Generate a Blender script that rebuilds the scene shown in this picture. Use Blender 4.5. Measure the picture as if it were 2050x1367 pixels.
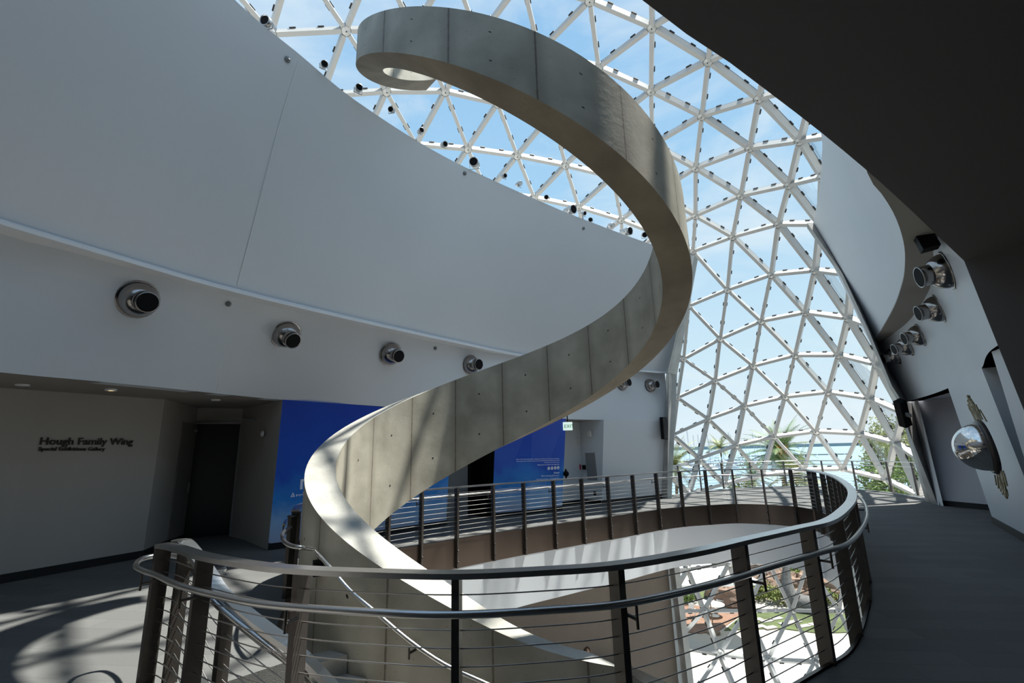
import bpy, bmesh, math, random
import numpy as np
from mathutils import Vector, Matrix
from mathutils.geometry import tessellate_polygon
random.seed(7); rng = np.random.default_rng(7)
scene = bpy.context.scene
for o in list(bpy.data.objects): bpy.data.objects.remove(o)

# ------------------------------------------------------------------ camera
F_PX, HC = 950.0, 1.75
PITCH, ROLL = math.radians(13.2), math.radians(1.5)
fwd = np.array([0, math.cos(PITCH), math.sin(PITCH)]); up0 = np.array([0, -math.sin(PITCH), math.cos(PITCH)]); rt0 = np.array([1., 0, 0])
RT = rt0*math.cos(ROLL)-up0*math.sin(ROLL); UP = up0*math.cos(ROLL)+rt0*math.sin(ROLL)
C0 = np.array([0, 0, HC])
cam_data = bpy.data.cameras.new('camera'); cam = bpy.data.objects.new('camera', cam_data); scene.collection.objects.link(cam)
cam_data.sensor_fit = 'HORIZONTAL'; cam_data.sensor_width = 36.0; cam_data.lens = F_PX*36.0/2050.0
cam_data.clip_start = 0.05; cam_data.clip_end = 9000
cam.matrix_world = Matrix(((RT[0], UP[0], -fwd[0], 0), (RT[1], UP[1], -fwd[1], 0), (RT[2], UP[2], -fwd[2], HC), (0, 0, 0, 1)))
scene.camera = cam
def ray(px, py): return RT*((px-1025)/F_PX)+UP*(-(py-683.5)/F_PX)+fwd
def proj(P):
    v = np.asarray(P, float)-C0; z = v@fwd
    return np.stack([1025+F_PX*(v@RT)/z, 683.5-F_PX*(v@UP)/z], -1)
def A(px, py, z):                       # the point at height z that the photo shows at px, py
    d = ray(px, py); return C0+d*((z-HC)/d[2])
def AY(px, py, y):
    d = ray(px, py); return C0+d*(y/d[1])

# ------------------------------------------------------------------ world, sun, exposure
SUN_AZ, SUN_EL = math.radians(22), math.radians(68)
w = bpy.data.worlds.new('sky'); scene.world = w; w.use_nodes = True
nt = w.node_tree; nt.nodes.clear(); N = nt.nodes; Lk = nt.links
out = N.new('ShaderNodeOutputWorld'); bg = N.new('ShaderNodeBackground'); Lk.new(bg.outputs[0], out.inputs[0])
tc = N.new('ShaderNodeTexCoord'); sx = N.new('ShaderNodeSeparateXYZ'); Lk.new(tc.outputs['Generated'], sx.inputs[0])
rmp = N.new('ShaderNodeValToRGB'); Lk.new(sx.outputs[2], rmp.inputs[0])
el = rmp.color_ramp.elements; el[0].position = 0.0; el[0].color = (.84, .93, 1.0, 1); el[1].position = 0.9; el[1].color = (.27, .52, .86, 1)
e = el.new(.16); e.color = (.68, .86, .98, 1); e = el.new(.5); e.color = (.42, .68, .94, 1)
mp = N.new('ShaderNodeMapping'); mp.inputs['Scale'].default_value = (1.6, 1.6, 4.2); Lk.new(tc.outputs['Generated'], mp.inputs[0])
nz = N.new('ShaderNodeTexNoise'); nz.inputs['Scale'].default_value = 1.7; nz.inputs['Detail'].default_value = 7; nz.inputs['Roughness'].default_value = .58
nz.inputs['Distortion'].default_value = .5; Lk.new(mp.outputs[0], nz.inputs['Vector'])
cr = N.new('ShaderNodeValToRGB'); cr.color_ramp.elements[0].position = .46; cr.color_ramp.elements[0].color = (0, 0, 0, 1)
cr.color_ramp.elements[1].position = .78; cr.color_ramp.elements[1].color = (.85, .85, .85, 1); Lk.new(nz.outputs['Fac'], cr.inputs[0])
mx = N.new('ShaderNodeMixRGB'); mx.inputs[2].default_value = (.93, .97, 1.0, 1); Lk.new(cr.outputs[0], mx.inputs[0]); Lk.new(rmp.outputs[0], mx.inputs[1])
Lk.new(mx.outputs[0], bg.inputs[0]); bg.inputs[1].default_value = 1.0
sd = bpy.data.lights.new('sun', 'SUN'); sd.energy = 11.5; sd.angle = math.radians(.8); sd.color = (1.0, .955, .88)
sun = bpy.data.objects.new('sun', sd); scene.collection.objects.link(sun)
SDIR = Vector((math.cos(SUN_EL)*math.cos(SUN_AZ), math.cos(SUN_EL)*math.sin(SUN_AZ), math.sin(SUN_EL)))
sun.rotation_euler = SDIR.to_track_quat('Z', 'Y').to_euler()
vs = scene.view_settings; vs.view_transform = 'Standard'; vs.look = 'None'; vs.exposure = 0.0; vs.gamma = 1.0; vs.use_curve_mapping = False

# ------------------------------------------------------------------ materials
def mat(name, col, rough=.6, metal=0., spec=.5, bump=0., bscale=30., var=0., vscale=3., emis=None):
    m = bpy.data.materials.new(name); m.use_nodes = True; t = m.node_tree; b = t.nodes['Principled BSDF']
    b.inputs['Base Color'].default_value = (*col, 1); b.inputs['Roughness'].default_value = rough; b.inputs['Metallic'].default_value = metal
    b.inputs['Specular IOR Level'].default_value = spec
    if emis: b.inputs['Emission Color'].default_value = (*emis[:3], 1); b.inputs['Emission Strength'].default_value = emis[3]
    if var or bump:
        c = t.nodes.new('ShaderNodeTexCoord')
    if var:
        n = t.nodes.new('ShaderNodeTexNoise'); n.inputs['Scale'].default_value = vscale; n.inputs['Detail'].default_value = 6
        t.links.new(c.outputs['Object'], n.inputs['Vector'])
        r = t.nodes.new('ShaderNodeValToRGB'); r.color_ramp.elements[0].position = .3; r.color_ramp.elements[1].position = .7
        r.color_ramp.elements[0].color = (*[x*(1-var) for x in col], 1); r.color_ramp.elements[1].color = (*[min(1, x*(1+var)) for x in col], 1)
        t.links.new(n.outputs['Fac'], r.inputs[0]); t.links.new(r.outputs[0], b.inputs['Base Color'])
    if bump:
        n2 = t.nodes.new('ShaderNodeTexNoise'); n2.inputs['Scale'].default_value = bscale; n2.inputs['Detail'].default_value = 4
        t.links.new(c.outputs['Object'], n2.inputs['Vector'])
        bp = t.nodes.new('ShaderNodeBump'); bp.inputs['Strength'].default_value = bump; bp.inputs['Distance'].default_value = .02
        t.links.new(n2.outputs['Fac'], bp.inputs['Height']); t.links.new(bp.outputs[0], b.inputs['Normal'])
    return m
M = {}
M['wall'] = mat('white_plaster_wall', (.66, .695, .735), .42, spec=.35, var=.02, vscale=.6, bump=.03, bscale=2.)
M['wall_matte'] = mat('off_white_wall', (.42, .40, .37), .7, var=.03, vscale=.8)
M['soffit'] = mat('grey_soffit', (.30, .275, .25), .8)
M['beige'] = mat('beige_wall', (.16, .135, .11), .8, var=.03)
M['ledge'] = mat('white_ledge', (.82, .83, .84), .3)
M['black'] = mat('black_paint', (.006, .006, .007), .6, spec=.1)
M['baseb'] = mat('black_baseboard', (.006, .006, .007), .6)
M['dark'] = mat('dark_door', (.012, .012, .018), .35)
M['darkwall'] = mat('shade_toned_wall', (.15, .14, .14), .8)  # shade on the near ceiling and bulkhead put into a dark tone
M['greydoor'] = mat('grey_door_leaf', (.20, .19, .18), .6)
M['trim'] = mat('zinc_column_cladding', (.34, .33, .32), .5, metal=.1, var=.25, vscale=2)
M['trim2'] = mat('pale_column_concrete', (.45, .47, .46), .6, var=.15, vscale=2)
M['steel'] = mat('brushed_stainless', (.56, .55, .54), .28, metal=1., var=.05, vscale=4)
M['steeld'] = mat('dark_stainless_plate', (.09, .08, .073), .4, metal=.7, var=.1, vscale=3)
M['cable'] = mat('steel_cable', (.45, .43, .41), .35, metal=1.)
M['fascia'] = mat('brown_metal_fascia', (.09, .07, .058), .33, metal=.75, var=.12, vscale=1.2)
M['chrome_dark'] = mat('dimmed_chrome', (.36, .34, .33), .16, metal=1.)  # nozzle chrome with its dark reflections put into the base colour
M['recess'] = mat('grey_recess_wall', (.6, .6, .65), .75)
M['chrome'] = mat('polished_chrome', (.78, .76, .74), .09, metal=1.)
M['frame'] = mat('white_aluminium', (.47, .475, .47), .45, spec=.4)
M['gasket'] = mat('black_gasket', (.01, .01, .011), .6)
M['hub'] = mat('node_hub_aluminium', (.62, .63, .62), .35, metal=.4)
M['text'] = mat('bronze_lettering', (.03, .022, .016), .5, metal=.3)
M['white'] = mat('white_lettering', (.75, .82, .95), .6)
M['glow'] = mat('warm_lamp', (1, .8, .5), .5, emis=(1., .72, .35, 3.))
M['green'] = mat('exit_green', (.02, .35, .15), .5)
M['signw'] = mat('exit_sign_face', (.8, .9, .85), .5, emis=(.75, .95, .85, .7))
M['red'] = mat('red_plastic', (.5, .02, .03), .4)
M['grey'] = mat('grey_metal_box', (.22, .23, .24), .5)
M['plastic'] = mat('white_plastic', (.7, .7, .68), .5)
M['rose'] = mat('gilded_leaf', (.32, .27, .16), .5, metal=.3, var=.5, vscale=25)
M['skin'] = mat('skin', (.55, .34, .25), .6)
M['hair'] = mat('brown_hair', (.10, .055, .03), .45, var=.6, vscale=60)
M['shirt'] = mat('grey_shirt', (.2, .22, .25), .8)
M['jeans'] = mat('blue_jeans', (.06, .09, .16), .8)
M['shoe'] = mat('dark_shoe_mesh', (.06, .055, .06), .8, var=.4, vscale=80)
M['sole'] = mat('white_sole', (.8, .8, .78), .6)
M['trunk'] = mat('palm_trunk', (.20, .14, .09), .9, var=.3, vscale=6, bump=.6, bscale=8)
M['frond'] = mat('palm_frond', (.16, .24, .09), .55, var=.35, vscale=1.5)
M['frondl'] = mat('pale_palm_frond', (.34, .36, .16), .6, var=.35, vscale=1.5)
M['fruit'] = mat('orange_fruit', (.75, .28, .04), .6)
M['leaf'] = mat('shrub_leaf', (.12, .20, .04), .6, var=.5, vscale=3)
M['leafy'] = mat('yellow_green_shrub_leaf', (.16, .19, .04), .6, var=.4, vscale=3)
M['grass'] = mat('lawn', (.075, .095, .03), .9, var=.4, vscale=.8, bump=.5, bscale=20)
M['rock'] = mat('pink_boulder', (.21, .135, .095), .85, var=.4, vscale=1.6, bump=.8, bscale=4)
M['paving'] = mat('pale_paving', (.40, .36, .31), .8, var=.08, vscale=.4)
M['paving2'] = mat('bright_terrace_floor', (.55, .53, .50), .6, var=.04, vscale=.5)
M['brick'] = mat('terracotta_paving', (.20, .11, .07), .8, var=.2, vscale=3)
M['canvas'] = mat('white_canvas', (.85, .84, .8), .8)
M['bark'] = mat('grey_bark', (.13, .125, .12), .9, var=.3, vscale=5, bump=.8, bscale=12)
M['water'] = mat('sea_water', (.20, .295, .37), .4, spec=.4, bump=.2, bscale=.12, var=.1, vscale=.01)
M['land'] = mat('distant_shore', (.20, .27, .30), .9)
M['dock'] = mat('dock_timber', (.22, .21, .20), .9)
M['hull'] = mat('white_hull', (.8, .8, .8), .4)
M['mast'] = mat('mast_aluminium', (.45, .45, .47), .4, metal=.3)
M['navy'] = mat('navy_canvas', (.03, .06, .15), .7)

def node_mat(name):
    m = bpy.data.materials.new(name); m.use_nodes = True; return m, m.node_tree, m.node_tree.nodes['Principled BSDF']
# glass
m = bpy.data.materials.new('dome_glass'); m.use_nodes = True; t = m.node_tree; t.nodes.clear()
o_ = t.nodes.new('ShaderNodeOutputMaterial'); ms = t.nodes.new('ShaderNodeMixShader'); tr = t.nodes.new('ShaderNodeBsdfTransparent'); gl = t.nodes.new('ShaderNodeBsdfGlossy')
fr = t.nodes.new('ShaderNodeFresnel'); fr.inputs[0].default_value = 1.18; gl.inputs['Roughness'].default_value = .02; gl.inputs['Color'].default_value = (.8, .85, .9, 1)
tr.inputs[0].default_value = (.93, .97, .97, 1)
fm = t.nodes.new('ShaderNodeMath'); fm.operation = 'MULTIPLY'; fm.inputs[1].default_value = .4; t.links.new(fr.outputs[0], fm.inputs[0]); t.links.new(fm.outputs[0], ms.inputs[0]); t.links.new(tr.outputs[0], ms.inputs[1]); t.links.new(gl.outputs[0], ms.inputs[2]); t.links.new(ms.outputs[0], o_.inputs[0]); M['glass'] = m
# carpet : plank tiles
m, t, b = node_mat('grey_carpet_planks'); c = t.nodes.new('ShaderNodeTexCoord'); mpn = t.nodes.new('ShaderNodeMapping'); mpn.inputs['Rotation'].default_value = (0, 0, math.radians(8))
t.links.new(c.outputs['Object'], mpn.inputs[0]); br = t.nodes.new('ShaderNodeTexBrick'); t.links.new(mpn.outputs[0], br.inputs['Vector'])
br.inputs['Scale'].default_value = 1.; br.inputs['Brick Width'].default_value = 1.0; br.inputs['Row Height'].default_value = .28; br.inputs['Mortar Size'].default_value = .004
br.inputs['Color1'].default_value = (.10, .10, .098, 1); br.inputs['Color2'].default_value = (.13, .13, .125, 1); br.inputs['Mortar'].default_value = (.085, .085, .085, 1)
nn = t.nodes.new('ShaderNodeTexNoise'); nn.inputs['Scale'].default_value = 160; t.links.new(c.outputs['Object'], nn.inputs['Vector'])
mm = t.nodes.new('ShaderNodeMixRGB'); mm.blend_type = 'MULTIPLY'; mm.inputs[0].default_value = .45; t.links.new(br.outputs[0], mm.inputs[1]); t.links.new(nn.outputs['Fac'], mm.inputs[2])
ga = t.nodes.new('ShaderNodeBrightContrast'); ga.inputs[1].default_value = .03; t.links.new(mm.outputs[0], ga.inputs[0]); t.links.new(ga.outputs[0], b.inputs['Base Color'])
b.inputs['Roughness'].default_value = .85; b.inputs['Specular IOR Level'].default_value = .3; bp = t.nodes.new('ShaderNodeBump'); bp.inputs['Strength'].default_value = .5; bp.inputs['Distance'].default_value = .01
t.links.new(nn.outputs['Fac'], bp.inputs['Height']); t.links.new(bp.outputs[0], b.inputs['Normal']); M['carpet'] = m
# concrete with formwork joints (UV: u = panel number, v = height 0..1)
def concrete(name, joints, tint=(1, 1, 1)):
    m, t, b = node_mat(name); L_ = t.links.new; c = t.nodes.new('ShaderNodeTexCoord')
    n1 = t.nodes.new('ShaderNodeTexNoise'); n1.inputs['Scale'].default_value = 1.7; n1.inputs['Detail'].default_value = 8; L_(c.outputs['Object'], n1.inputs['Vector'])
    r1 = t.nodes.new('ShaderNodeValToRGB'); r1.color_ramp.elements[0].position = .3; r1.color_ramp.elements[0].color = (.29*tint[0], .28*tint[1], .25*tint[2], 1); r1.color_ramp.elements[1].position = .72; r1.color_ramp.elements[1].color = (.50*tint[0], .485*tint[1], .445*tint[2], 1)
    L_(n1.outputs['Fac'], r1.inputs[0])
    n2 = t.nodes.new('ShaderNodeTexNoise'); n2.inputs['Scale'].default_value = 14; n2.inputs['Detail'].default_value = 5; L_(c.outputs['Object'], n2.inputs['Vector'])
    last = r1.outputs[0]
    if joints:
        sp = t.nodes.new('ShaderNodeSeparateXYZ'); L_(c.outputs['UV'], sp.inputs[0])
        def mth(op, a, b_=None, c_=None):
            x = t.nodes.new('ShaderNodeMath'); x.operation = op
            for i, v in enumerate((a, b_, c_)):
                if v is None: continue
                if isinstance(v, (int, float)): x.inputs[i].default_value = v
                else: L_(v, x.inputs[i])
            return x.outputs[0]
        fu = mth('FRACT', sp.outputs[0]); dj = mth('ABSOLUTE', mth('SUBTRACT', fu, .5)); dj = mth('SUBTRACT', .5, dj)   # distance to joint, 0 at the joint
        wob = mth('MULTIPLY', n2.outputs['Fac'], .02); line = mth('LESS_THAN', dj, mth('ADD', wob, .0))
        stain = mth('SUBTRACT', 1.0, mth('MULTIPLY', dj, 6.5)); stain = mth('MAXIMUM', stain, 0.0); stain = mth('MULTIPLY', stain, mth('MULTIPLY', n1.outputs['Fac'], .8))
        sm = t.nodes.new('ShaderNodeMixRGB'); sm.inputs[2].default_value = (.17, .145, .11, 1); L_(stain, sm.inputs[0]); L_(last, sm.inputs[1])
        lm = t.nodes.new('ShaderNodeMixRGB'); lm.inputs[2].default_value = (.13, .105, .08, 1); L_(mth('MULTIPLY', line, .9), lm.inputs[0]); L_(sm.outputs[0], lm.inputs[1])
        # tie holes: two per panel
        hu = mth('SUBTRACT', fu, .5); hv = mth('SUBTRACT', mth('ABSOLUTE', mth('SUBTRACT', sp.outputs[1], .5)), .23)
        hd = mth('ADD', mth('MULTIPLY', hu, hu), mth('MULTIPLY', mth('MULTIPLY', hv, 1.8), mth('MULTIPLY', hv, 1.8)))
        hole = mth('LESS_THAN', hd, .00035); hm = t.nodes.new('ShaderNodeMixRGB'); hm.inputs[2].default_value = (.012, .011, .01, 1); L_(hole, hm.inputs[0]); L_(lm.outputs[0], hm.inputs[1])
        # rivet-like bumps on each side of a joint
        rv = mth('FRACT', mth('MULTIPLY', sp.outputs[1], 18.0)); rv = mth('SUBTRACT', rv, .5); ru = mth('SUBTRACT', dj, .07)
        rd = mth('ADD', mth('MULTIPLY', mth('MULTIPLY', ru, 14.), mth('MULTIPLY', ru, 14.)), mth('MULTIPLY', rv, rv)); riv = mth('LESS_THAN', rd, .035)
        riv = mth('MULTIPLY', riv, mth('GREATER_THAN', n1.outputs['Fac'], .47))
        last = hm.outputs[0]
        hgt = mth('ADD', mth('MULTIPLY', n2.outputs['Fac'], .25), mth('SUBTRACT', mth('MULTIPLY', riv, .6), mth('MULTIPLY', line, 1.0)))
    else: hgt = n2.outputs['Fac']
    pm = t.nodes.new('ShaderNodeTexVoronoi'); pm.inputs['Scale'].default_value = 16; L_(c.outputs['Object'], pm.inputs['Vector'])
    pt = t.nodes.new('ShaderNodeMath'); pt.operation = 'LESS_THAN'; pt.inputs[1].default_value = .075; L_(pm.outputs['Distance'], pt.inputs[0])
    px_ = t.nodes.new('ShaderNodeMixRGB'); px_.inputs[2].default_value = (.12, .11, .09, 1); L_(pt.outputs[0], px_.inputs[0]); L_(last, px_.inputs[1])
    L_(px_.outputs[0], b.inputs['Base Color']); b.inputs['Roughness'].default_value = .62
    bp = t.nodes.new('ShaderNodeBump'); bp.inputs['Strength'].default_value = .5; bp.inputs['Distance'].default_value = .012; L_(hgt, bp.inputs['Height']); L_(bp.outputs[0], b.inputs['Normal'])
    return m
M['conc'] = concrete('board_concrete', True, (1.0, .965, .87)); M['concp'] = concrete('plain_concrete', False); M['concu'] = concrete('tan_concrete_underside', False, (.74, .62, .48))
# mural: blue graduating to pale cloud near the floor (UV v = height above floor in metres)
m, t, b = node_mat('sky_mural_print'); L_ = t.links.new; c = t.nodes.new('ShaderNodeTexCoord'); sp = t.nodes.new('ShaderNodeSeparateXYZ'); L_(c.outputs['UV'], sp.inputs[0])
r = t.nodes.new('ShaderNodeValToRGB'); e = r.color_ramp.elements; e[0].position = 0; e[0].color = (.40, .50, .72, 1); e[1].position = 1; e[1].color = (.0, .042, .40, 1)
x = e.new(.16); x.color = (.28, .50, .80, 1); x = e.new(.32); x.color = (.012, .22, .68, 1); x = e.new(.52); x.color = (.0, .075, .50, 1)
nn = t.nodes.new('ShaderNodeTexNoise'); nn.inputs['Scale'].default_value = 1.1; nn.inputs['Detail'].default_value = 5; L_(c.outputs['UV'], nn.inputs['Vector'])
mu = t.nodes.new('ShaderNodeMath'); mu.operation = 'MULTIPLY_ADD'; mu.inputs[1].default_value = .55; L_(nn.outputs['Fac'], mu.inputs[0])
dv = t.nodes.new('ShaderNodeMath'); dv.operation = 'MULTIPLY_ADD'; dv.inputs[1].default_value = .34; dv.inputs[2].default_value = -.27; L_(sp.outputs[1], dv.inputs[0])
L_(dv.outputs[0], mu.inputs[2]); L_(mu.outputs[0], r.inputs[0]); L_(r.outputs[0], b.inputs['Base Color']); b.inputs['Roughness'].default_value = .5; M['mural'] = m

# ------------------------------------------------------------------ mesh helpers
def V(p): return np.asarray(p, float)
def nrm(v):
    v = V(v); n = np.linalg.norm(v); return v/n if n > 1e-9 else v
class MB:
    def __init__(s): s.v = []; s.f = []; s.m = []; s.uv = {}; s.sm = []
    def add(s, vs, fs, mi=0, smooth=False, uvs=None):
        o = len(s.v); s.v += [tuple(map(float, p)) for p in vs]
        for k, f in enumerate(fs):
            s.f.append(tuple(o+i for i in f)); s.m.append(mi); s.sm.append(smooth)
            if uvs is not None: s.uv[len(s.f)-1] = [uvs[i] for i in f]
    def box(s, c, ax, h, mi=0):                       # centre, 3 unit axes, half sizes
        c = V(c); ax = [V(a) for a in ax]; vs = []
        for i in (-1, 1):
            for j in (-1, 1):
                for k in (-1, 1): vs.append(c+ax[0]*h[0]*i+ax[1]*h[1]*j+ax[2]*h[2]*k)
        s.add(vs, [(0, 1, 3, 2), (4, 6, 7, 5), (0, 4, 5, 1), (2, 3, 7, 6), (0, 2, 6, 4), (1, 5, 7, 3)], mi)
    def bar(s, a, b, w, d, up=(0, 0, 1), mi=0):       # rectangular bar from a to b; d measured along up
        a, b = V(a), V(b); t = nrm(b-a); u = V(up); u = nrm(u-t*(u@t)); x = np.cross(t, u); s.box((a+b)/2, (t, x, u), (np.linalg.norm(b-a)/2, w/2, d/2), mi)
    def sweep(s, pts, sec, closed=False, mi=0, smooth=False, up=(0, 0, 1), cap=True):   # sec: (side, up) list
        P = [V(p) for p in pts]; n = len(P); k = len(sec); vs = []
        for i in range(n):
            if closed: t = nrm(P[(i+1) % n]-P[i-1])
            else: t = nrm(P[min(i+1, n-1)]-P[max(i-1, 0)])
            u = V(up(i) if callable(up) else up); x = np.cross(t, u)
            if np.linalg.norm(x) < 1e-4: x = np.cross(t, (1, 0, 0))
            x = nrm(x); u = np.cross(x, t)
            for a, b in sec: vs.append(P[i]+x*a+u*b)
        fs = []
        for i in range(n if closed else n-1):
            j = (i+1) % n
            for q in range(k): fs.append((i*k+q, i*k+(q+1) % k, j*k+(q+1) % k, j*k+q))
        s.add(vs, fs, mi, smooth)
        if not closed and cap: s.add(vs[:k], [tuple(range(k))[::-1]], mi); s.add(vs[-k:], [tuple(range(k))], mi)
    def tube(s, pts, r, n=8, closed=False, mi=0, cap=True):
        s.sweep(pts, [(r*math.cos(2*math.pi*i/n), r*math.sin(2*math.pi*i/n)) for i in range(n)], closed, mi, True, cap=cap)
    def lathe(s, o, axis, prof, n=20, mi=0, smooth=True, cap=True):   # prof: (radius, along)
        o = V(o); a = nrm(axis); x = np.cross(a, (0, 0, 1) if abs(a[2]) < .9 else (1, 0, 0)); x = nrm(x); y = np.cross(a, x); vs = []
        for r, h in prof:
            for i in range(n): th = 2*math.pi*i/n; vs.append(o+a*h+x*r*math.cos(th)+y*r*math.sin(th))
        fs = [(p*n+i, p*n+(i+1) % n, (p+1)*n+(i+1) % n, (p+1)*n+i) for p in range(len(prof)-1) for i in range(n)]
        s.add(vs, fs, mi, smooth)
        if cap and prof[0][0] > 1e-4: s.add(vs[:n], [tuple(range(n))[::-1]], mi)
        if cap and prof[-1][0] > 1e-4: s.add(vs[-n:], [tuple(range(n))], mi)
    def grid(s, rows, mi=0, smooth=True, closed=False, uv=None):   # rows of equal-length point lists
        n = len(rows[0]); vs = [p for r in rows for p in r]; uvs = None
        if uv is not None: uvs = [u for r in uv for u in r]
        s.add(vs, [(i*n+j, i*n+(j+1) % n, (i+1)*n+(j+1) % n, (i+1)*n+j) for i in range(len(rows)-1) for j in range(n if closed else n-1)], mi, smooth, uvs)
    def quad(s, a, b, c, d, mi=0, uvs=None): s.add([a, b, c, d], [(0, 1, 2, 3)], mi, False, uvs)
    def build(s, name, mats, parent=None, **kw):
        me = bpy.data.meshes.new(name); org = V(kw.pop('origin', (0, 0, 0)))
        me.from_pydata([tuple(V(p)-org) for p in s.v], [], s.f); me.update()
        for x in (mats if isinstance(mats, (list, tuple)) else [mats]): me.materials.append(M[x])
        me.polygons.foreach_set('material_index', s.m); me.polygons.foreach_set('use_smooth', s.sm)
        if s.uv:
            ul = me.uv_layers.new(name='UVMap')
            for fi, us in s.uv.items():
                for li, u in zip(me.polygons[fi].loop_indices, us): ul.data[li].uv = u
        ob = bpy.data.objects.new(name, me); scene.collection.objects.link(ob); ob.location = org
        if parent is not None:
            ob.parent = parent; ob.matrix_parent_inverse = parent.matrix_world.inverted() if False else Matrix.Translation(parent.location).inverted()
            if any(abs(a) > 1e-6 for a in parent.rotation_euler): raise RuntimeError('rotated parent')
        for k, val in kw.items(): ob[k] = val
        return ob
def thing(name, loc, label=None, category=None, group=None, kind=None):
    e = bpy.data.objects.new(name, None); e.empty_display_size = .2; e.location = tuple(loc); scene.collection.objects.link(e); tag(e, label, category, group, kind); return e
def tag(o, label=None, category=None, group=None, kind=None):
    if label: o['label'] = label
    if category: o['category'] = category
    if group: o['group'] = group
    if kind: o['kind'] = kind
    return o
def local(mb, parent): return mb
def catmull(P, n=8):
    P = [V(p) for p in P]; out = []
    for i in range(len(P)-1):
        a, b, c, d = P[max(i-1, 0)], P[i], P[i+1], P[min(i+2, len(P)-1)]
        for k in range(n):
            t = k/n; out.append(.5*((2*b)+(-a+c)*t+(2*a-5*b+4*c-d)*t*t+(-a+3*b-3*c+d)*t**3))
    out.append(P[-1]); return out
def resample(P, n):
    P = np.array(P); d = np.r_[0, np.cumsum(np.linalg.norm(np.diff(P, axis=0), axis=1))]; s = np.linspace(0, d[-1], n)
    return np.stack([np.interp(s, d, P[:, k]) for k in range(P.shape[1])], 1)
def surf_at(Lo, Hi, px, py):             # point and normal on the ruled surface Lo-Hi that projects to px, py
    L_, H_ = np.array(Lo), np.array(Hi); u0, u1, v0, v1 = 0., 1., 0., 1.; n = len(L_)
    def P(u, v):
        x = u*(n-1); i = np.clip(x.astype(int), 0, n-2); f = (x-i)[..., None]
        a = L_[i]*(1-f)+L_[i+1]*f; b = H_[i]*(1-f)+H_[i+1]*f; return a*(1-v[..., None])+b*v[..., None]
    for it in range(7):
        U, W_ = np.meshgrid(np.linspace(u0, u1, 61), np.linspace(v0, v1, 21)); Q = P(U, W_); z = (Q-C0)@fwd
        d = np.where(z[..., None] > .3, proj(Q)-np.array([px, py]), 1e5); e = (d**2).sum(-1); k = np.unravel_index(e.argmin(), e.shape); uc, vc = U[k], W_[k]
        du, dv = (u1-u0)/14, (v1-v0)/5; u0, u1, v0, v1 = max(0, uc-du), min(1, uc+du), max(0, vc-dv), min(1, vc+dv)
    u, v = np.array(uc), np.array(vc); p = P(u, v); e = 1e-3
    tu = P(np.clip(u+e, 0, 1), v)-P(np.clip(u-e, 0, 1), v); tv = P(u, np.clip(v+e, 0, 1))-P(u, np.clip(v-e, 0, 1)); nn_ = nrm(np.cross(tu, tv))
    if nn_@(C0-p) < 0: nn_ = -nn_
    return p, nn_, nrm(tu), nrm(tv)
def text_obj(name, body, pos, right, up, size, depth, m, parent=None, align='LEFT'):
    cu = bpy.data.curves.new(name, 'FONT'); cu.body = body; cu.size = size; cu.extrude = depth; cu.offset = .012*size if m in ('text', 'white') else 0.; cu.align_x = align; cu.resolution_u = 3
    ob = bpy.data.objects.new(name, cu); scene.collection.objects.link(ob); dg = bpy.context.evaluated_depsgraph_get(); dg.update()
    me = bpy.data.meshes.new_from_object(ob.evaluated_get(dg)); bpy.data.objects.remove(ob); bpy.data.curves.remove(cu)
    r, u = nrm(right), nrm(up); z = np.cross(r, u)
    mtx = Matrix(((r[0], u[0], z[0], pos[0]), (r[1], u[1], z[1], pos[1]), (r[2], u[2], z[2], pos[2]), (0, 0, 0, 1)))
    me.transform(mtx); me.materials.clear(); me.materials.append(M[m])
    o = bpy.data.objects.new(name, me); scene.collection.objects.link(o)
    if parent is not None: o.parent = parent; o.matrix_parent_inverse = Matrix.Translation(parent.location).inverted()
    return o

# ================================================================== STRUCTURE
def P2(p, z=0.): return np.array([p[0], p[1], z])
def slab(mb, Lo, Hi, th, ctr, mi=0, mo=0, axis_flat=True):      # thick ruled wall between two 3D curves; thickness away from ctr
    Lo, Hi = np.array(Lo), np.array(Hi); n = len(Lo); off = []
    for i in range(n):
        t = nrm((Lo[min(i+1, n-1)]-Lo[max(i-1, 0)])*[1, 1, 0]); q = np.array([t[1], -t[0], 0]); mid = (Lo[i]+Hi[i])/2
        if q@(mid-np.array([*ctr, mid[2]])) < 0: q = -q
        off.append(q*th)
    off = np.array(off)
    mb.grid([Lo, Hi], mi); mb.grid([Hi, Hi+off], mo, smooth=False); mb.grid([Hi+off, Lo+off], mo); mb.grid([Lo+off, Lo], mo, smooth=False)
    for k in (0, n-1): mb.quad(Lo[k], Hi[k], Hi[k]+off[k], Lo[k]+off[k], mo)
CTR = (1.5, 9.0)

# ---- left drum ----------------------------------------------------
zl = lambda px: 4.7-.12*min(1, max(0, px/1355))
lipL = [(-6.3, -5.2, 4.7), (-7.1, -2, 4.7), (-7.2, 1.5, 4.7), (-6.75, 4.0, 4.7)]+[tuple(A(x, y, zl(x))) for x, y in
        [(0, 440), (153, 487), (323, 538), (449, 574), (635, 620), (822, 663), (1048, 711), (1200, 733), (1341, 746)]]
ZTL = 8.5
topL = [(-4.4, -5.2, ZTL), (-5.2, -2, ZTL), (-5.15, 1.5, ZTL), (-4.6, 4.0, ZTL)]+[tuple(A(x, y, ZTL)) for x, y in
        [(470, 0), (600, 109), (720, 207), (900, 319), (1100, 411), (1200, 451), (1305, 489), (1391, 512)]]
LIP = resample(catmull(lipL), 80); TOP = resample(catmull(topL), 80)
inner = LIP+(0, 0, .05)                                     # band springs 5 cm above and 12 cm behind the lip
offs = []
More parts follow.
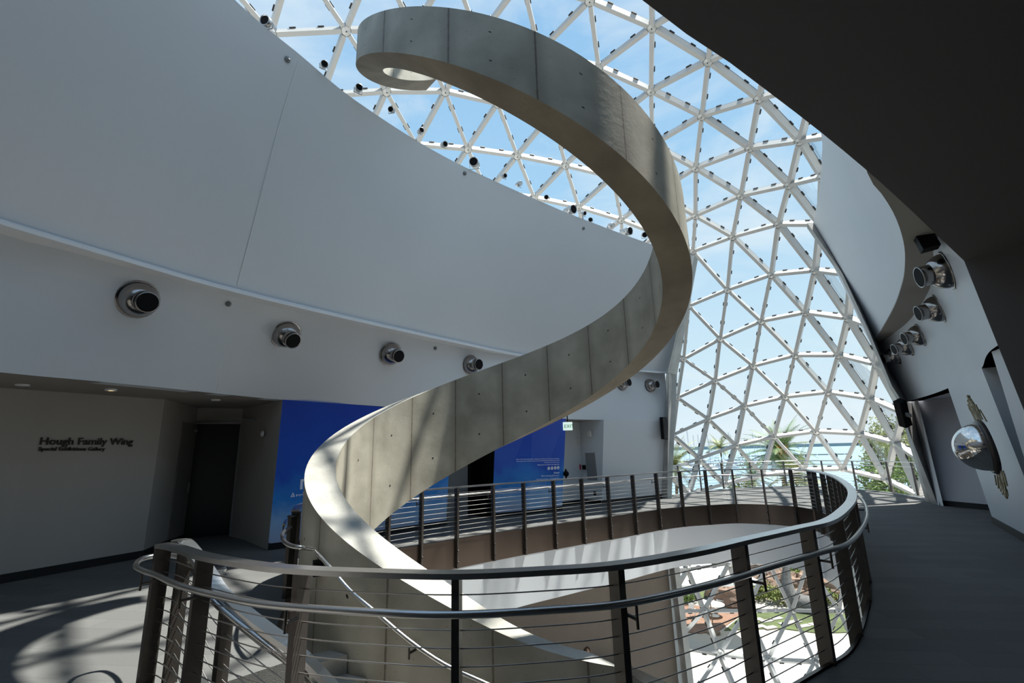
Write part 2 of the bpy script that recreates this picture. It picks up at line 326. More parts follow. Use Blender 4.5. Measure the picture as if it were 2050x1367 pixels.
for i in range(80):
    t = nrm((LIP[min(i+1, 79)]-LIP[max(i-1, 0)])*[1, 1, 0]); q = np.array([-t[1], t[0], 0]); offs.append(q)
offs = np.array(offs)
BANDLO = LIP+offs*.10+(0, 0, .06)
mb = MB(); slab(mb, BANDLO, TOP, .25, CTR); wl = mb.build('wall_left', 'wall', kind='structure')
juncL = [tuple(LIP[k]+offs[k]*.42) for k in (0, 9, 17, 24)]+[tuple(A(x, y, zl(x)-.04)) for x, y in
        [(0, 467.6), (153, 507.5), (400, 576.6), (449, 590.5), (668, 640), (863, 684), (1029, 713.5)]]
juncL += [tuple(LIP[72]+offs[72]*.3), tuple(LIP[79]+offs[79]*.25)]
JUN = resample(catmull([(a[0], a[1], a[2]) for a in juncL]), 80)
mb = MB(); mb.grid([LIP, BANDLO], 0, False); mb.grid([LIP-(0, 0, .05), LIP], 0, False); mb.grid([LIP-(0, 0, .05), JUN], 0, False); mb.build('ledge', 'ledge', wl)
def zo(px): return float(np.interp(px, [0, 565, 1130, 1340], [2.95, 3.0, 2.78, 2.76]))
opnL = [(-7.4, -5.2, 2.95), (-8.0, -2, 2.95), (-7.9, 1.5, 2.95), (-7.35, 4.2, 2.95)]+[tuple(A(x, y, zo(x))) for x, y in
        [(0, 745), (160, 760), (318, 775), (440, 788), (565, 800), (760, 813), (950, 826), (1130, 838), (1240, 841), (1340, 843)]]
OPN = resample(catmull(opnL), 80)
mb = MB(); slab(mb, OPN, JUN, .3, CTR); mb.build('middle_band', 'wall', wl)
oo = []
for i in range(80):
    t = nrm((OPN[min(i+1, 79)]-OPN[max(i-1, 0)])*[1, 1, 0]); oo.append([-t[1], t[0], 0])
oo = np.array(oo)
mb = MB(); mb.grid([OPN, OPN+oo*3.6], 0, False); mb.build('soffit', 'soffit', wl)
# roof behind the band
mb = MB(); mb.grid([TOP+offs*.22-(0, 0, .3), TOP+offs*9-(0, 0, .3)], 0, False); mb.grid([TOP+offs*.22-(0, 0, .06), TOP+offs*9-(0, 0, .06)], 0, False); mb.build('roof', 'wall_matte', wl)
# lower wall planes
zt = 3.02
def vwall(mb, pts, z0, z1, mi=0):
    for a, b in zip(pts[:-1], pts[1:]): mb.quad(P2(a, z0), P2(b, z0), P2(b, z1), P2(a, z1), mi)
Pa, Pb = A(0, 1168, 0)[:2], A(285, 1116, 0)[:2]
left_line = [(-8.6, -5.2), (-9.2, -2), (-9.15, 2), (-8.7, 5.6), tuple(Pa), tuple(Pb)]
D0, D1, D2, D3, D4 = (-7.45, 10.75), (-7.6, 11.45), (-6.78, 11.92), (-6.12, 11.35), tuple(A(536, 1101, 0)[:2])
def tp(px): return A(px, 800+.0673*(px-565), zo(px))
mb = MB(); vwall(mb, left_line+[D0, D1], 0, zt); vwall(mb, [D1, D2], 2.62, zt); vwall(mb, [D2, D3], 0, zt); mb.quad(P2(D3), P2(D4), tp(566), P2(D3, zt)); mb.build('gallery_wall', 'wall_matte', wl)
def tp(px): return A(px, 800+.0673*(px-565), zo(px))
mur_b = [A(536, 1101, 0), A(640, 1088, 0), A(745, 1075, 0), A(893, 1051, 0)]; mur_t = [tp(566), tp(672), tp(775), tp(905)]
def mural(name, B, T):
    mb = MB(); L0 = 0
    for i in range(len(B)-1):
        l = np.linalg.norm((B[i+1]-B[i])[:2]); hb, ht = .1, 2.95
        b0 = B[i]+(T[i]-B[i])*.035; b1 = B[i+1]+(T[i+1]-B[i+1])*.035
        mb.quad(b0, b1, T[i+1], T[i], 0, [(L0, hb), (L0+l, hb), (L0+l, ht), (L0, ht)]); L0 += l
    return mb
ml = mural('m', mur_b, mur_t).build('sky_mural', 'mural'); tag(ml, 'blue sky mural printed on the wall left of the black door recess', 'mural')
mur2_b = [A(985, 1036.5, 0), A(1060, 1029, 0), A(1125, 1021, 0)]; mur2_t = [tp(993), tp(1066), tp(1133)]
mr = mural('m', mur2_b, mur2_t).build('sky_mural', 'mural'); tag(mr, 'blue sky mural with small white sponsor credits right of the black door recess', 'mural')
wn = nrm(np.array([-(mur2_b[2]-mur_b[0])[1], (mur2_b[2]-mur_b[0])[0], 0]))       # outward
mb = MB()                                                  # recess between the murals
a, b = mur_b[-1], mur2_b[0]; a2, b2 = a+wn*.9, b+wn*.9
mb.quad(a, a2, a2+(0, 0, 2.95), mur_t[-1]); mb.quad(b2, b, mur2_t[0], b2+(0, 0, 2.95)); vwall(mb, [a2, b2], 2.6, 2.95); mb.build('recess_wall', 'black', wl)
# recess by the exit sign + white end panel
e0, e3, e4 = mur2_b[-1], A(1204.5, 1009, 0), A(1324, 996.5, 0); t3, t4 = A(1209, 840, 2.765), A(1335, 843, 2.76)
best = None
for d in np.linspace(.3, 3, 100):
    p = e3+wn*d+(0, 0, 2.0)
    if best is None or abs(proj(p)[0]-1162) < best[0]: best = (abs(proj(p)[0]-1162), d)
DR = best[1]; e1, e2 = e0+wn*DR, e3+wn*DR
mb = MB(); vwall(mb, [e1, e2], 0, 2.85); mb.quad(e0, e1, e1+(0, 0, 2.85), mur2_t[-1]); mb.quad(e2, e3, t3, e2+(0, 0, 2.85)); mb.quad(e3, e4, t4, t3); mb.build('end_wall_panel', 'wall', wl)
# floors of recess baseboards
mb = MB()
def bb(mb, pts, h=.13, th=.02):
    for a, b in zip(pts[:-1], pts[1:]):
        a, b = P2(a, 0), P2(b, 0); t = nrm(b-a); q = np.array([t[1], -t[0], 0])
        if q@(P2(CTR)-a) < 0: q = -q
        mb.bar(a+(0, 0, h/2)+q*th, b+(0, 0, h/2)+q*th, .03, h, (0, 0, 1))
bb(mb, left_line[2:]+[D0, D1]); bb(mb, [D2, D3, D4]); bb(mb, [p[:2] for p in mur_b], .12); bb(mb, [p[:2] for p in mur2_b], .12)
bb(mb, [e0, e1, e2, e3, e4], .12); bb(mb, [a, a2], .12)
mb.build('baseboard_left', 'baseb', kind='structure')
# doors
dd = thing('door_1', P2(D1), kind='structure'); u = nrm(P2(D2)-P2(D1)); nn_ = np.array([u[1], -u[0], 0])
mb = MB(); mb.quad(P2(D1)+(-nn_*.35), P2(D2)-nn_*.35, P2(D2, 2.62)-nn_*.35, P2(D1, 2.62)-nn_*.35); mb.quad(P2(D1), P2(D1)-nn_*.35, P2(D1, 2.62)-nn_*.35, P2(D1, 2.62)); mb.quad(P2(D2), P2(D2)-nn_*.35, P2(D2, 2.62)-nn_*.35, P2(D2, 2.62)); mb.quad(P2(D1, 2.62), P2(D2, 2.62), P2(D2, 2.62)-nn_*.35, P2(D1, 2.62)-nn_*.35); mb.build('dark_opening', 'dark', dd)
lf = MB(); lu = nrm(P2(D1)-P2(D0)); lf.bar(P2(D0, 1.31), P2(D1, 1.31), .05, 2.6, (0, 0, 1)); lo = lf.build('door_leaf', 'greydoor', dd)
mb = MB(); c = P2(D1, 1.05)-lu*.08+nrm(np.array([lu[1], -lu[0], 0]))*.04; mb.bar(c, c+(0, 0, .22), .03, .03, lu); c2 = P2(D1, 2.45)-lu*.1+nrm(np.array([lu[1], -lu[0], 0]))*.05; mb.box(c2, (lu, (0, 0, 1), np.cross(lu, (0, 0, 1))), (.03, .03, .03)); mb.build('handle', 'grey', lo)
mb = MB(); mb.bar(P2(D1, 2.66), P2(D3, 2.66), .06, .05); mb.bar(P2(D2, 1.3), P2(D2, 1.3)+(0, 0, .001), .06, 2.6); mb.bar(P2(D2, 0), P2(D2, 2.64), .05, .05, nn_); mb.build('frame', 'grey', dd)
d2 = thing('door_2', (a2+b2)/2, kind='structure'); uu = nrm(b2-a2)
ab = b2-a2; q = a2+ab*.02; mb = MB(); mb.quad(a2, b2, b2+(0, 0, 2.6), a2+(0, 0, 2.6)); mb.build('dark_opening', 'black', d2)
mb = MB(); k0, k1 = a2+ab*.16-wn*.25, a2+ab*.74-wn*.25; mb.bar(k0+(0, 0, 1.25), k1+(0, 0, 1.25), .05, 2.5); dl = mb.build('door_leaf', 'grey', d2)
mb = MB(); mb.bar(k0+(0, 0, 1.72)-wn*.03, k1+(0, 0, 1.72)-wn*.03, .03, .08); mb.bar(k1+(0, 0, .1)-wn*.04+uu*.06, k1+(0, 0, 2.5)-wn*.04+uu*.06, .05, .05, wn); mb.build('door_rail', 'black', dl)
# end column of the left wall, above and below the ledge
cb, cm, ct = A(1324, 996.5, 0), A(1339, 745, 4.55), A(1390, 510, ZTL)
db, dm, dt = A(1344.6, 997, 0), A(1355.5, 750, 4.55), A(1397, 520, ZTL-.1)
mb = MB()
kb, km = A(1334, 997.5, 0), A(1345, 750, 4.55)
bk = wn*.5
for lo3, hi3 in (((cb, kb, db), (cm, km, dm)),):
    mb.quad(lo3[0]-wn*.0, lo3[1]-wn*.04, hi3[1]-wn*.04, hi3[0], 0); mb.quad(lo3[1]-wn*.04, lo3[2], hi3[2], hi3[1]-wn*.04, 1); mb.quad(lo3[2], lo3[2]+bk, hi3[2]+bk, hi3[2], 1)
mb.quad(cm, dm, dt, ct, 1); mb.quad(dm, dm+bk, dt+bk, dt, 1)
dn = A(1385, 1340, -7.0); zb = -9.5
lowc = A(1347, 1140, -1.9)
cbl, dbl = cb+(0, 0, 0), db+(0, 0, 0)
colL = mb.build('trim_1', ['trim', 'trim2'], kind='structure')

# ---- right drum -----------------------------------------------------
ledR = [(-6.6, -5.0, 4.7), (-4, -2.2, 4.7), (-1.5, 0, 4.7), (.6, 1.45, 4.7), (2.1, 2.75, 4.7), (3.25, 3.9, 4.7)]+[tuple(A(x, y, 4.7)) for x, y in
        [(1740, 355), (1770, 395), (1795, 440), (1810, 490), (1812, 530), (1806, 570), (1785, 625), (1745, 693)]]
topR = [(-5.2, -4.5, 9.0), (-3, -.6, 9.0), (-.5, 1.7, 9.0), (2.0, 3.9, 9.0), (4.3, 6.1, 9.0), (6.2, 8.2, 9.0)]+[tuple(A(x, y, 9.0)) for x, y in
        [(1645, 275), (1645, 315), (1643, 356), (1636, 405), (1628, 448)]]
LR = resample(catmull(ledR), 80); TR = resample(catmull(topR), 80)
# align far quarter: both run to the far corner
mb = MB(); slab(mb, LR+(0, 0, .03), TR, .25, CTR); wr = mb.build('wall_right', 'wall', kind='structure')
jR = [(-6.0, -5.2), (-3.4, -2.6), (-.9, -.6), (1.2, .8), (2.9, 2.1), (4.6, 3.9), (5.6, 5.3), (6.34, 6.57), (7.24, 7.66), (8.31, 9.02), (9.74, 11.25), (10.75, 13.32), (11.3, 14.45)]
JR = resample(catmull([(x, y, 4.66) for x, y in jR]), 80)
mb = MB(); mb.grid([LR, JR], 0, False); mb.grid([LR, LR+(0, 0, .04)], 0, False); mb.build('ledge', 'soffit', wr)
bR = [(4.6, 3.2), (5.4, 4.6)]+[tuple(A(x, y, 2.93)[:2]) for x, y in [(1985, 700), (1965, 737), (1940, 754), (1900, 776), (1860, 791), (1815, 804)]]
BR = resample(catmull([(x, y, 2.93) for x, y in bR]), 60); JR2 = resample(JR[np.argmin(((JR[:, :2]-(4.6, 3.9))**2).sum(1)):], 60)
mb = MB(); slab(mb, BR, JR2, .3, CTR); mb.build('middle_band', 'wall', wr)
ro = []
for i in range(60):
    t = nrm((BR[min(i+1, 59)]-BR[max(i-1, 0)])*[1, 1, 0]); ro.append([t[1], -t[0], 0])
ro = np.array(ro); mb = MB(); mb.grid([BR, BR+ro*3.5], 0, False); mb.build('soffit', 'recess', wr)
mb = MB(); of = []
for i in range(80):
    t = nrm((TR[min(i+1, 79)]-TR[max(i-1, 0)])*[1, 1, 0]); of.append([t[1], -t[0], 0])
of = np.array(of); mb.grid([TR+of*.22-(0, 0, .3), TR+of*10-(0, 0, .3)], 0, False); mb.grid([TR+of*.22-(0, 0, .06), TR+of*10-(0, 0, .06)], 0, False); mb.build('roof', 'wall_matte', wr)  # unseen roof, added to keep sky light off the near side
bw = [(12.0, 14.2), (12.2, 12.9), (11.5, 11.0), (10.4, 8.6), (9.2, 6.4), (8.2, 4.6), (8.0, 2.0), (8.0, -5.2)]
mb = MB(); vwall(mb, bw, 0, 3.0); mb.build('recess_wall', 'recess', wr)
cL = [(1860, 1006, 0), (1819, 862, 1.9), (1803, 800, 2.9), (1786, 773, 3.35), (1742, 668, 4.7), (1687, 548, 6.9), (1616, 446, 9.0)]
cR = [(1877, 1010, 0), (1846, 888, 1.7), (1825, 806, 2.9), (1800, 755, 3.6), (1769, 707, 4.5), (1700, 553, 6.9), (1628, 446, 9.0)]
def colpts(c):
    key = {0: A(*c[0]), 2: A(c[2][0], c[2][1], 2.93), 4: A(c[4][0], c[4][1], c[4][2]), 6: A(*c[6])}; out = []
    for i, (x, y, _) in enumerate(c):
        if i in key: out.append(key[i]); continue
        lo, hi_ = key[i-1], key[i+1]; f = (c[i-1][1]-y)/(c[i-1][1]-c[i+1][1]); out.append(AY(x, y, lo[1]+(hi_[1]-lo[1])*f))
    return out
CLp = colpts(cL); CRp = colpts(cR); mb = MB(); o2 = np.array([.22, .38, 0])
mb.grid([CLp, CRp], 0, False); mb.grid([CRp, [p+o2 for p in CRp]], 0, False); mb.grid([[p+o2 for p in CLp], CLp], 0, False); mb.grid([[p+o2 for p in CRp], [p+o2 for p in CLp]], 0, False)
mb.build('trim_2', 'trim', kind='structure')
mb = MB(); mb.quad(A(1877, 1010, 0), A(1889, 1013, 0), A(1837, 799, 2.93), A(1825, 806, 2.93)); mb.quad(A(1889, 1013, 0), P2(bw[0]), P2(bw[0], 2.93), A(1837, 799, 2.93)); mb.build('white_reveal', 'wall', wr)
# leaning wall panels below the band
def panel(bl, br_, tr_, tl, th, name):
    mb = MB(); n = nrm(np.cross(br_-bl, tl-bl)); n = n if n@(C0-bl) < 0 else -n; q = [p+n*th for p in (bl, br_, tr_, tl)]; p = [bl, br_, tr_, tl]
    mb.quad(*p); mb.quad(*q[::-1])
    for i in range(4): j = (i+1) % 4; mb.quad(p[i], p[j], q[j], q[i])
    return mb
PA = (A(1990, 1047, 0), A(2116, 1121, 0), A(1965, 737, 2.93), A(1898, 777, 2.93))
pa = panel(*PA, .3, 'x').build('leaning_wall_panel', 'wall', wr)
tl = A(1985, 704, 2.93); PB = (tl+(.75, .6, -2.93), tl+(.1, -.7, -2.93), tl+(-.6, -1.2, 0), tl); panel(*PB, .3, 'x').build('leaning_wall_panel', 'wall', wr)
mb = MB(); bb(mb, [bw[0], bw[1], bw[2]], .14); bb(mb, [PA[0][:2], PA[1][:2]], .14); mb.build('baseboard_right', 'baseb', kind='structure')
# near bulkhead and ceiling over the camera
ed = [(-6.6, -5.0), (-4, -2.1), (-1.2, .15)]+[tuple(A(x, y, 3.4)[:2]) for x, y in [(1285, 0), (1400, 80), (1520, 170), (1640, 262), (1740, 345), (1810, 408), (1870, 465), (1930, 522)]]
ed = resample(catmull([(x, y, 3.4) for x, y in ed]), 50)
cr2 = A(2050, 490, 3.4); far = cr2+(cr2-ed[-1])*6
poly = [tuple(p[:2]) for p in ed]+[tuple(far[:2]), (14, -5.2)]
def prism(mb, poly, z0, z1, mi=0, holes=()):
    loops = [[Vector((*p, 0)) for p in poly]]+[[Vector((*p, 0)) for p in h] for h in holes]; flat = [p for l in loops for p in l]; tr_ = tessellate_polygon(loops)
    mb.add([(p.x, p.y, z1) for p in flat], [tuple(t) for t in tr_], mi); mb.add([(p.x, p.y, z0) for p in flat], [tuple(t) for t in tr_], mi)
    for l in loops:
        for i in range(len(l)): a, b = l[i], l[(i+1) % len(l)]; mb.quad((a.x, a.y, z0), (b.x, b.y, z0), (b.x, b.y, z1), (a.x, a.y, z1), mi)
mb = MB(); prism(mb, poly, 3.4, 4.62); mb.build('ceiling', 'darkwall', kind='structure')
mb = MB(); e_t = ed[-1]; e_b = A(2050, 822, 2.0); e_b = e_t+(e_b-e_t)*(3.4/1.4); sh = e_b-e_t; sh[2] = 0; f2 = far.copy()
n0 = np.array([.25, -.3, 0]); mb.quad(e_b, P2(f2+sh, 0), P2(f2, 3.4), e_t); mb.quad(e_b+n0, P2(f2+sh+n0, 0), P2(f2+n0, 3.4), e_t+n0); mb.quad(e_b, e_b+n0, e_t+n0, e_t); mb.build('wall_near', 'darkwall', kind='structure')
mb = MB(); vwall(mb, [(-9, -5.2), (8.0, -5.2)], 0, 9.6); vwall(mb, [(-9, -5.25), (8.0, -5.25)], 0, 9.6); mb.build('wall_back_unseen', 'wall_matte', kind='structure')  # unseen wall behind the camera, added to keep this end dark

# ---- floor with the stair void -----------------------------------------
near = [(315, 1090), (345, 1095), (400, 1112), (500, 1130), (590, 1139), (750, 1146), (912, 1149), (1080, 1142), (1240, 1130), (1400, 1103), (1500, 1080)]
vr = [tuple(A(x, y, 1.07)[:2]) for x, y in near]+[(2.39, 4.12+.15), (2.85, 4.6), (3.41, 5.22), (4.26, 6.3), (5.27, 7.78), (6.29, 9.5), (7.25, 11.3), (7.95, 12.9), (8.3, 14.1)]
vr += [tuple(A(x, y, 0)[:2]) for x, y in [(1630, 1021), (1593, 1015), (1530, 1011), (1466, 1010), (1409, 1013), (1364, 1016), (1315, 1021.6), (1240, 1033), (1180, 1041), (1109, 1051), (1045, 1060), (910, 1081), (789, 1102)]]
vr += [(-3.0, 8.75), (-3.3, 7.7), (-3.02, 6.75)]
VC = np.array(catmull([(x, y, 0) for x, y in vr], 8))[:, :2]
stair_edge = [(-2.72, 5.95), (-2.5, 5.35), (-2.05, 4.75), (-2.45, 4.3), (-2.8, 4.25)]
VOID = [tuple(p) for p in VC]+stair_edge
fe = [tuple(A(x, y, 0)[:2]) for x, y in [(1397, 987), (1456, 980), (1534, 976), (1632, 975), (1720, 982), (1773, 986.5), (1858, 1001)]]
fe = [tuple(p[:2]) for p in catmull([(x, y, 0) for x, y in [(5.4, 18.6)]+fe], 5)]
outer = [(-9.6, -5.3), (-9.8, 2), (-9.2, 8), (-8.6, 11.5), (-6.9, 13.2), (-2.5, 14.2), (0, 16.2), (2.2, 19.2), (4.6, 19.6)]+fe+[(13.6, 13.0), (12.5, 10.5), (11.5, 6.5), (12, 2), (12, -5.3)]
mb = MB(); prism(mb, outer, -.55, 0, 0, [VOID]); fl = mb.build('floor', 'carpet', kind='structure')
mb = MB(); mb.sweep([P2(p, .012) for p in fe[2:]], [(-.14, -.1), (.02, -.1), (.02, .02), (-.14, .02)]); mb.build('trim_3', 'grey', kind='structure')
# fascia plates round the void and white skirt below
def offset(C, d):
    C = np.array(C); out = []
    for i in range(len(C)):
        t = nrm(np.r_[C[min(i+1, len(C)-1)]-C[max(i-1, 0)], 0]); out.append(C[i]+np.array([-t[1], t[0]])*d)
    return np.array(out)
VIN = offset(VC, .03)              # curve runs anticlockwise: left normal points into the void
ft = MB(); ft.grid([[P2(p, .02) for p in VIN], [P2(p, -.55) for p in VIN]], 0); ft.grid([[P2(p, .02) for p in VC], [P2(p, .02) for p in VIN]], 0, False); ft.grid([[P2(p, -.55) for p in VIN], [P2(p, -.55) for p in offset(VC, -.25)]], 0, False)
ft.build('trim_4', 'fascia', kind='structure')
S0 = offset(VC, .027); sk = MB(); zz = np.interp(np.arange(len(VC)), [0, 150, 200, 260], [-1.6, -1.75, -1.62, -1.6])
sk.grid([[P2(p, -.55) for p in S0], [P2(p, z) for p, z in zip(S0, zz)]]); sk.grid([[P2(p, z) for p, z in zip(S0, zz)], [P2(p, z) for p, z in zip(offset(VC, -.3), zz)]], 0, False)
sk.grid([[P2(p, z) for p, z in zip(offset(VC, -.3), zz)], [P2(p, -.55) for p in offset(VC, -.3)]]); sk.build('trim_5', 'wall', kind='structure')
# lower left wall, its end column, second floor landing
ll = [(-6.5, 9.0), tuple(D4), tuple(mur_b[1][:2]), tuple(mur_b[-1][:2]), tuple(e0[:2]), tuple(e3[:2]), tuple(e4[:2])]
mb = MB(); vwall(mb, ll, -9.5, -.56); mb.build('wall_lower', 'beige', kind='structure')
x0, x1, x2 = e4, A(1334, 997.5, 0), A(1344.6, 997, 0); lc = A(1385, 1367, -6.0)
mb = MB(); d0 = np.array([.2, -.1, 0])
for p, q, mi in ((x0, x1, 0), (x1, x2, 1)): mb.quad(p+(0, 0, -.56), q+(0, 0, -.56), q+(0, 0, -9.5)+d0, p+(0, 0, -9.5)+d0, mi)
mb.quad(x2+(0, 0, -.56), x2+wn*.5+(0, 0, -.56), x2+wn*.5+(0, 0, -9.5), x2+(0, 0, -9.5)+d0, 1); mb.build('trim_6', ['trim', 'trim2'], kind='structure')
mb = MB(); prism(mb, [(-1.5, 12.2), (.6, 11.9), (2.6, 13.4), (4.2, 15.4), (3.2, 16.9), (.5, 15.2)], -5.0, -4.75); mb.build('landing', 'concp', kind='structure')
# panel seams and small studs on the drum
mb = MB()
for pts, (Lo, Hi) in (([(597, 122), (560, 245), (520, 400), (474, 572)], (BANDLO, TOP)), ([(462, 605), (447, 700), (434, 786)], (OPN, JUN))):
    q = [surf_at(Lo, Hi, x, y) for x, y in pts]; q = catmull([p+n*.004 for p, n, _, _ in q], 4); mb.tube(q, .006, 5)
mb.build('panel_joint', 'ledge', wl)
for x, y, S in ((575, 119, (BANDLO, TOP)), (457, 608, (OPN, JUN)), (871, 697, (OPN, JUN)), (930, 347, (BANDLO, TOP)), (1168, 457, (BANDLO, TOP))):
    p, n, _, _ = surf_at(*S, x, y); mb = MB(); mb.lathe(p, n, [(.05, 0), (.05, .015), (.02, .02), (.02, .06), (0, .065)], 12); ob = mb.build('sprinkler_head', 'grey', origin=p)
    tag(ob, {575: 'small round sprinkler high on the curved wall by the vertical joint', 457: 'small sprinkler head on the band between the two largest round nozzles', 871: 'tiny sprinkler head on the band left of the fourth nozzle', 930: 'tiny stud just under the wall top below a large floodlight', 1168: 'tiny stud near the wall top by the far floodlights'}[x], 'sprinkler')
DN = {(-11,-12):(-11.10,8.44,9.90), (-11,-11):(-10.38,10.23,9.53), (-11,-10):(-9.72,12.02,9.13), (-11,-9):(-9.11,13.80,8.72), (-11,-8):(-8.56,15.59,8.28), (-10,-12):(-10.31,7.39,11.39), (-10,-11):(-9.60,9.21,11.06), (-10,-10):(-8.91,11.02,10.69), (-10,-9):(-8.25,12.82,10.29), (-10,-8):(-7.64,14.63,9.85), (-10,-7):(-7.13,16.43,9.36), (-10,-6):(-6.72,18.22,8.83), (-9,-12):(-9.38,6.25,12.69), (-9,-11):(-8.69,8.09,12.41), (-9,-10):(-7.99,9.92,12.07), (-9,-9):(-7.31,11.74,11.69), (-9,-8):(-6.66,13.57,11.26), (-9,-7):(-6.06,15.39,10.76), (-9,-6):(-5.56,17.22,10.20), (-9,-5):(-5.13,19.04,9.61), (-8,-12):(-8.30,5.00,13.79), (-8,-11):(-7.65,6.87,13.56), (-8,-10):(-6.97,8.71,13.27), (-8,-9):(-6.29,10.56,12.92), (-8,-8):(-5.61,12.40,12.51), (-8,-7):(-4.96,14.25,12.02), (-8,-6):(-4.39,16.11,11.43), (-8,-5):(-3.87,17.96,10.79), (-8,-4):(-3.42,19.76,10.12), (-8,-3):(-3.07,21.50,9.40), (-7,-11):(-6.49,5.55,14.51), (-7,-10):(-5.84,7.42,14.26), (-7,-9):(-5.17,9.28,13.96), (-7,-8):(-4.50,11.13,13.58), (-7,-7):(-3.82,12.99,13.13), (-7,-6):(-3.22,14.89,12.53), (-7,-5):(-2.64,16.79,11.85), (-7,-4):(-2.09,18.61,11.14), (-7,-3):(-1.61,20.36,10.36), (-7,-2):(-1.23,22.01,9.48), (-6,-10):(-4.60,6.06,15.04), (-6,-9):(-3.95,7.92,14.78), (-6,-8):(-3.30,9.78,14.46), (-6,-7):(-2.65,11.64,14.05), (-6,-6):(-2.01,13.52,13.53), (-6,-5):(-1.45,15.52,12.75), (-6,-4):(-0.82,17.39,12.03), (-6,-3):(-0.22,19.16,11.25), (-6,-2):(0.24,20.82,10.32), (-6,-1):(0.51,22.33,9.20), (-5,-9):(-2.64,6.52,15.35), (-5,-8):(-2.00,8.38,15.08), (-5,-7):(-1.38,10.25,14.72), (-5,-6):(-0.79,12.16,14.22), (-5,-5):(-0.28,14.14,13.53), (-5,-4):(0.39,16.08,12.79), (-5,-3):(1.09,17.89,12.03), (-5,-2):(1.66,19.60,11.10), (-5,-1):(2.03,21.14,9.98), (-5,0):(2.10,22.43,8.58), (-4,-8):(-0.63,6.95,15.43), (-4,-7):(-0.02,8.82,15.12), (-4,-6):(0.56,10.71,14.70), (-4,-5):(1.11,12.65,14.15), (-4,-4):(1.66,14.62,13.45), (-4,-3):(2.28,16.56,12.64), (-4,-2):(2.98,18.32,11.79), (-4,-1):(3.48,19.94,10.71), (-4,0):(3.68,21.34,9.34), (-4,1):(3.57,22.39,7.65), (-4,2):(3.17,22.91,5.83), (-4,3):(2.59,22.76,4.01), (-4,4):(1.90,21.88,2.31), (-3,-8):(0.77,5.50,15.50), (-3,-7):(1.37,7.36,15.23), (-3,-6):(1.95,9.25,14.87), (-3,-5):(2.51,11.16,14.43), (-3,-4):(3.06,13.07,13.90), (-3,-3):(3.57,15.07,13.17), (-3,-2):(4.19,16.96,12.34), (-3,-1):(4.83,18.67,11.33), (-3,0):(5.13,20.18,10.10), (-3,1):(5.18,21.45,8.42), (-3,2):(4.96,22.31,6.49), (-3,3):(4.54,22.59,4.58), (-3,4):(3.99,22.17,2.86), (-3,5):(3.35,21.00,1.39), (-2,-7):(2.78,5.88,15.03), (-2,-6):(3.31,7.77,14.72), (-2,-5):(3.86,9.68,14.35), (-2,-4):(4.39,11.61,13.91), (-2,-3):(4.86,13.56,13.37), (-2,-2):(5.39,15.49,12.68), (-2,-1):(5.95,17.33,11.80), (-2,0):(6.41,18.94,10.75), (-2,1):(6.62,20.37,9.22), (-2,2):(6.58,21.56,7.23), (-2,3):(6.34,22.28,5.22), (-2,4):(5.93,22.35,3.42), (-2,5):(5.36,21.73,1.82), (-2,6):(4.66,20.38,0.48), (-1,-6):(4.59,6.27,14.23), (-1,-5):(5.09,8.20,13.91), (-1,-4):(5.63,10.14,13.54), (-1,-3):(6.15,12.09,13.11), (-1,-2):(6.62,13.96,12.67), (-1,-1):(7.05,15.90,11.94), (-1,0):(7.59,17.69,10.93), (-1,1):(7.91,19.11,10.00), (-1,2):(8.05,20.61,8.01), (-1,3):(7.98,21.78,5.79), (-1,4):(7.71,22.34,4.07), (-1,5):(7.30,22.26,2.37), (-1,6):(6.59,21.54,0.85), (-1,7):(5.84,20.05,-0.42), (0,-5):(6.14,6.68,13.13), (0,-4):(6.64,8.65,12.83), (0,-3):(7.18,10.60,12.50), (0,-2):(7.74,12.52,12.10), (0,-1):(8.28,14.35,11.66), (0,0):(8.74,16.20,10.93), (0,1):(9.07,17.88,10.05), (0,2):(9.37,19.54,8.36), (0,3):(9.44,20.98,6.52), (0,4):(9.42,22.00,4.76), (0,5):(9.12,22.52,3.05), (0,6):(8.48,22.45,1.29), (0,7):(7.60,21.65,-0.15), (1,-4):(7.34,7.13,11.79), (1,-3):(7.84,9.12,11.57), (1,-2):(8.40,11.06,11.31), (1,-1):(9.04,12.96,10.90), (1,0):(9.63,14.72,10.44), (1,1):(10.09,16.42,9.83), (1,2):(10.56,18.19,8.49), (1,3):(10.79,19.85,7.00), (1,4):(10.91,21.29,5.29), (1,5):(10.80,22.36,3.58), (1,6):(10.45,22.93,1.81), (1,7):(9.68,22.92,0.09), (2,-2):(8.62,9.63,10.19), (2,-1):(9.19,11.52,10.05), (2,0):(9.76,13.31,9.85), (2,1):(10.63,15.02,9.10), (2,2):(11.35,16.75,8.08), (2,3):(11.85,18.48,6.95), (2,4):(12.18,20.16,5.52), (2,5):(12.34,21.64,3.89), (2,6):(12.22,22.85,2.15), (2,7):(11.84,23.63,0.38), (3,2):(11.55,15.30,7.33), (3,3):(12.41,17.01,6.27), (3,4):(13.03,18.73,5.21), (3,5):(13.47,20.42,3.92), (3,6):(13.69,22.02,2.32), (3,7):(13.76,23.49,0.59), (4,3):(12.31,15.51,5.45), (4,4):(13.23,17.18,4.55), (4,5):(14.00,18.86,3.47), (4,6):(14.58,20.58,2.15), (4,7):(14.89,22.49,0.62), (5,4):(12.84,15.60,3.62), (5,5):(13.83,17.18,2.78), (5,6):(14.64,18.86,1.74), (5,7):(15.34,20.64,0.26), (6,5):(13.10,15.51,1.83), (6,6):(14.10,17.00,1.02), (6,7):(14.91,18.56,-0.20)}
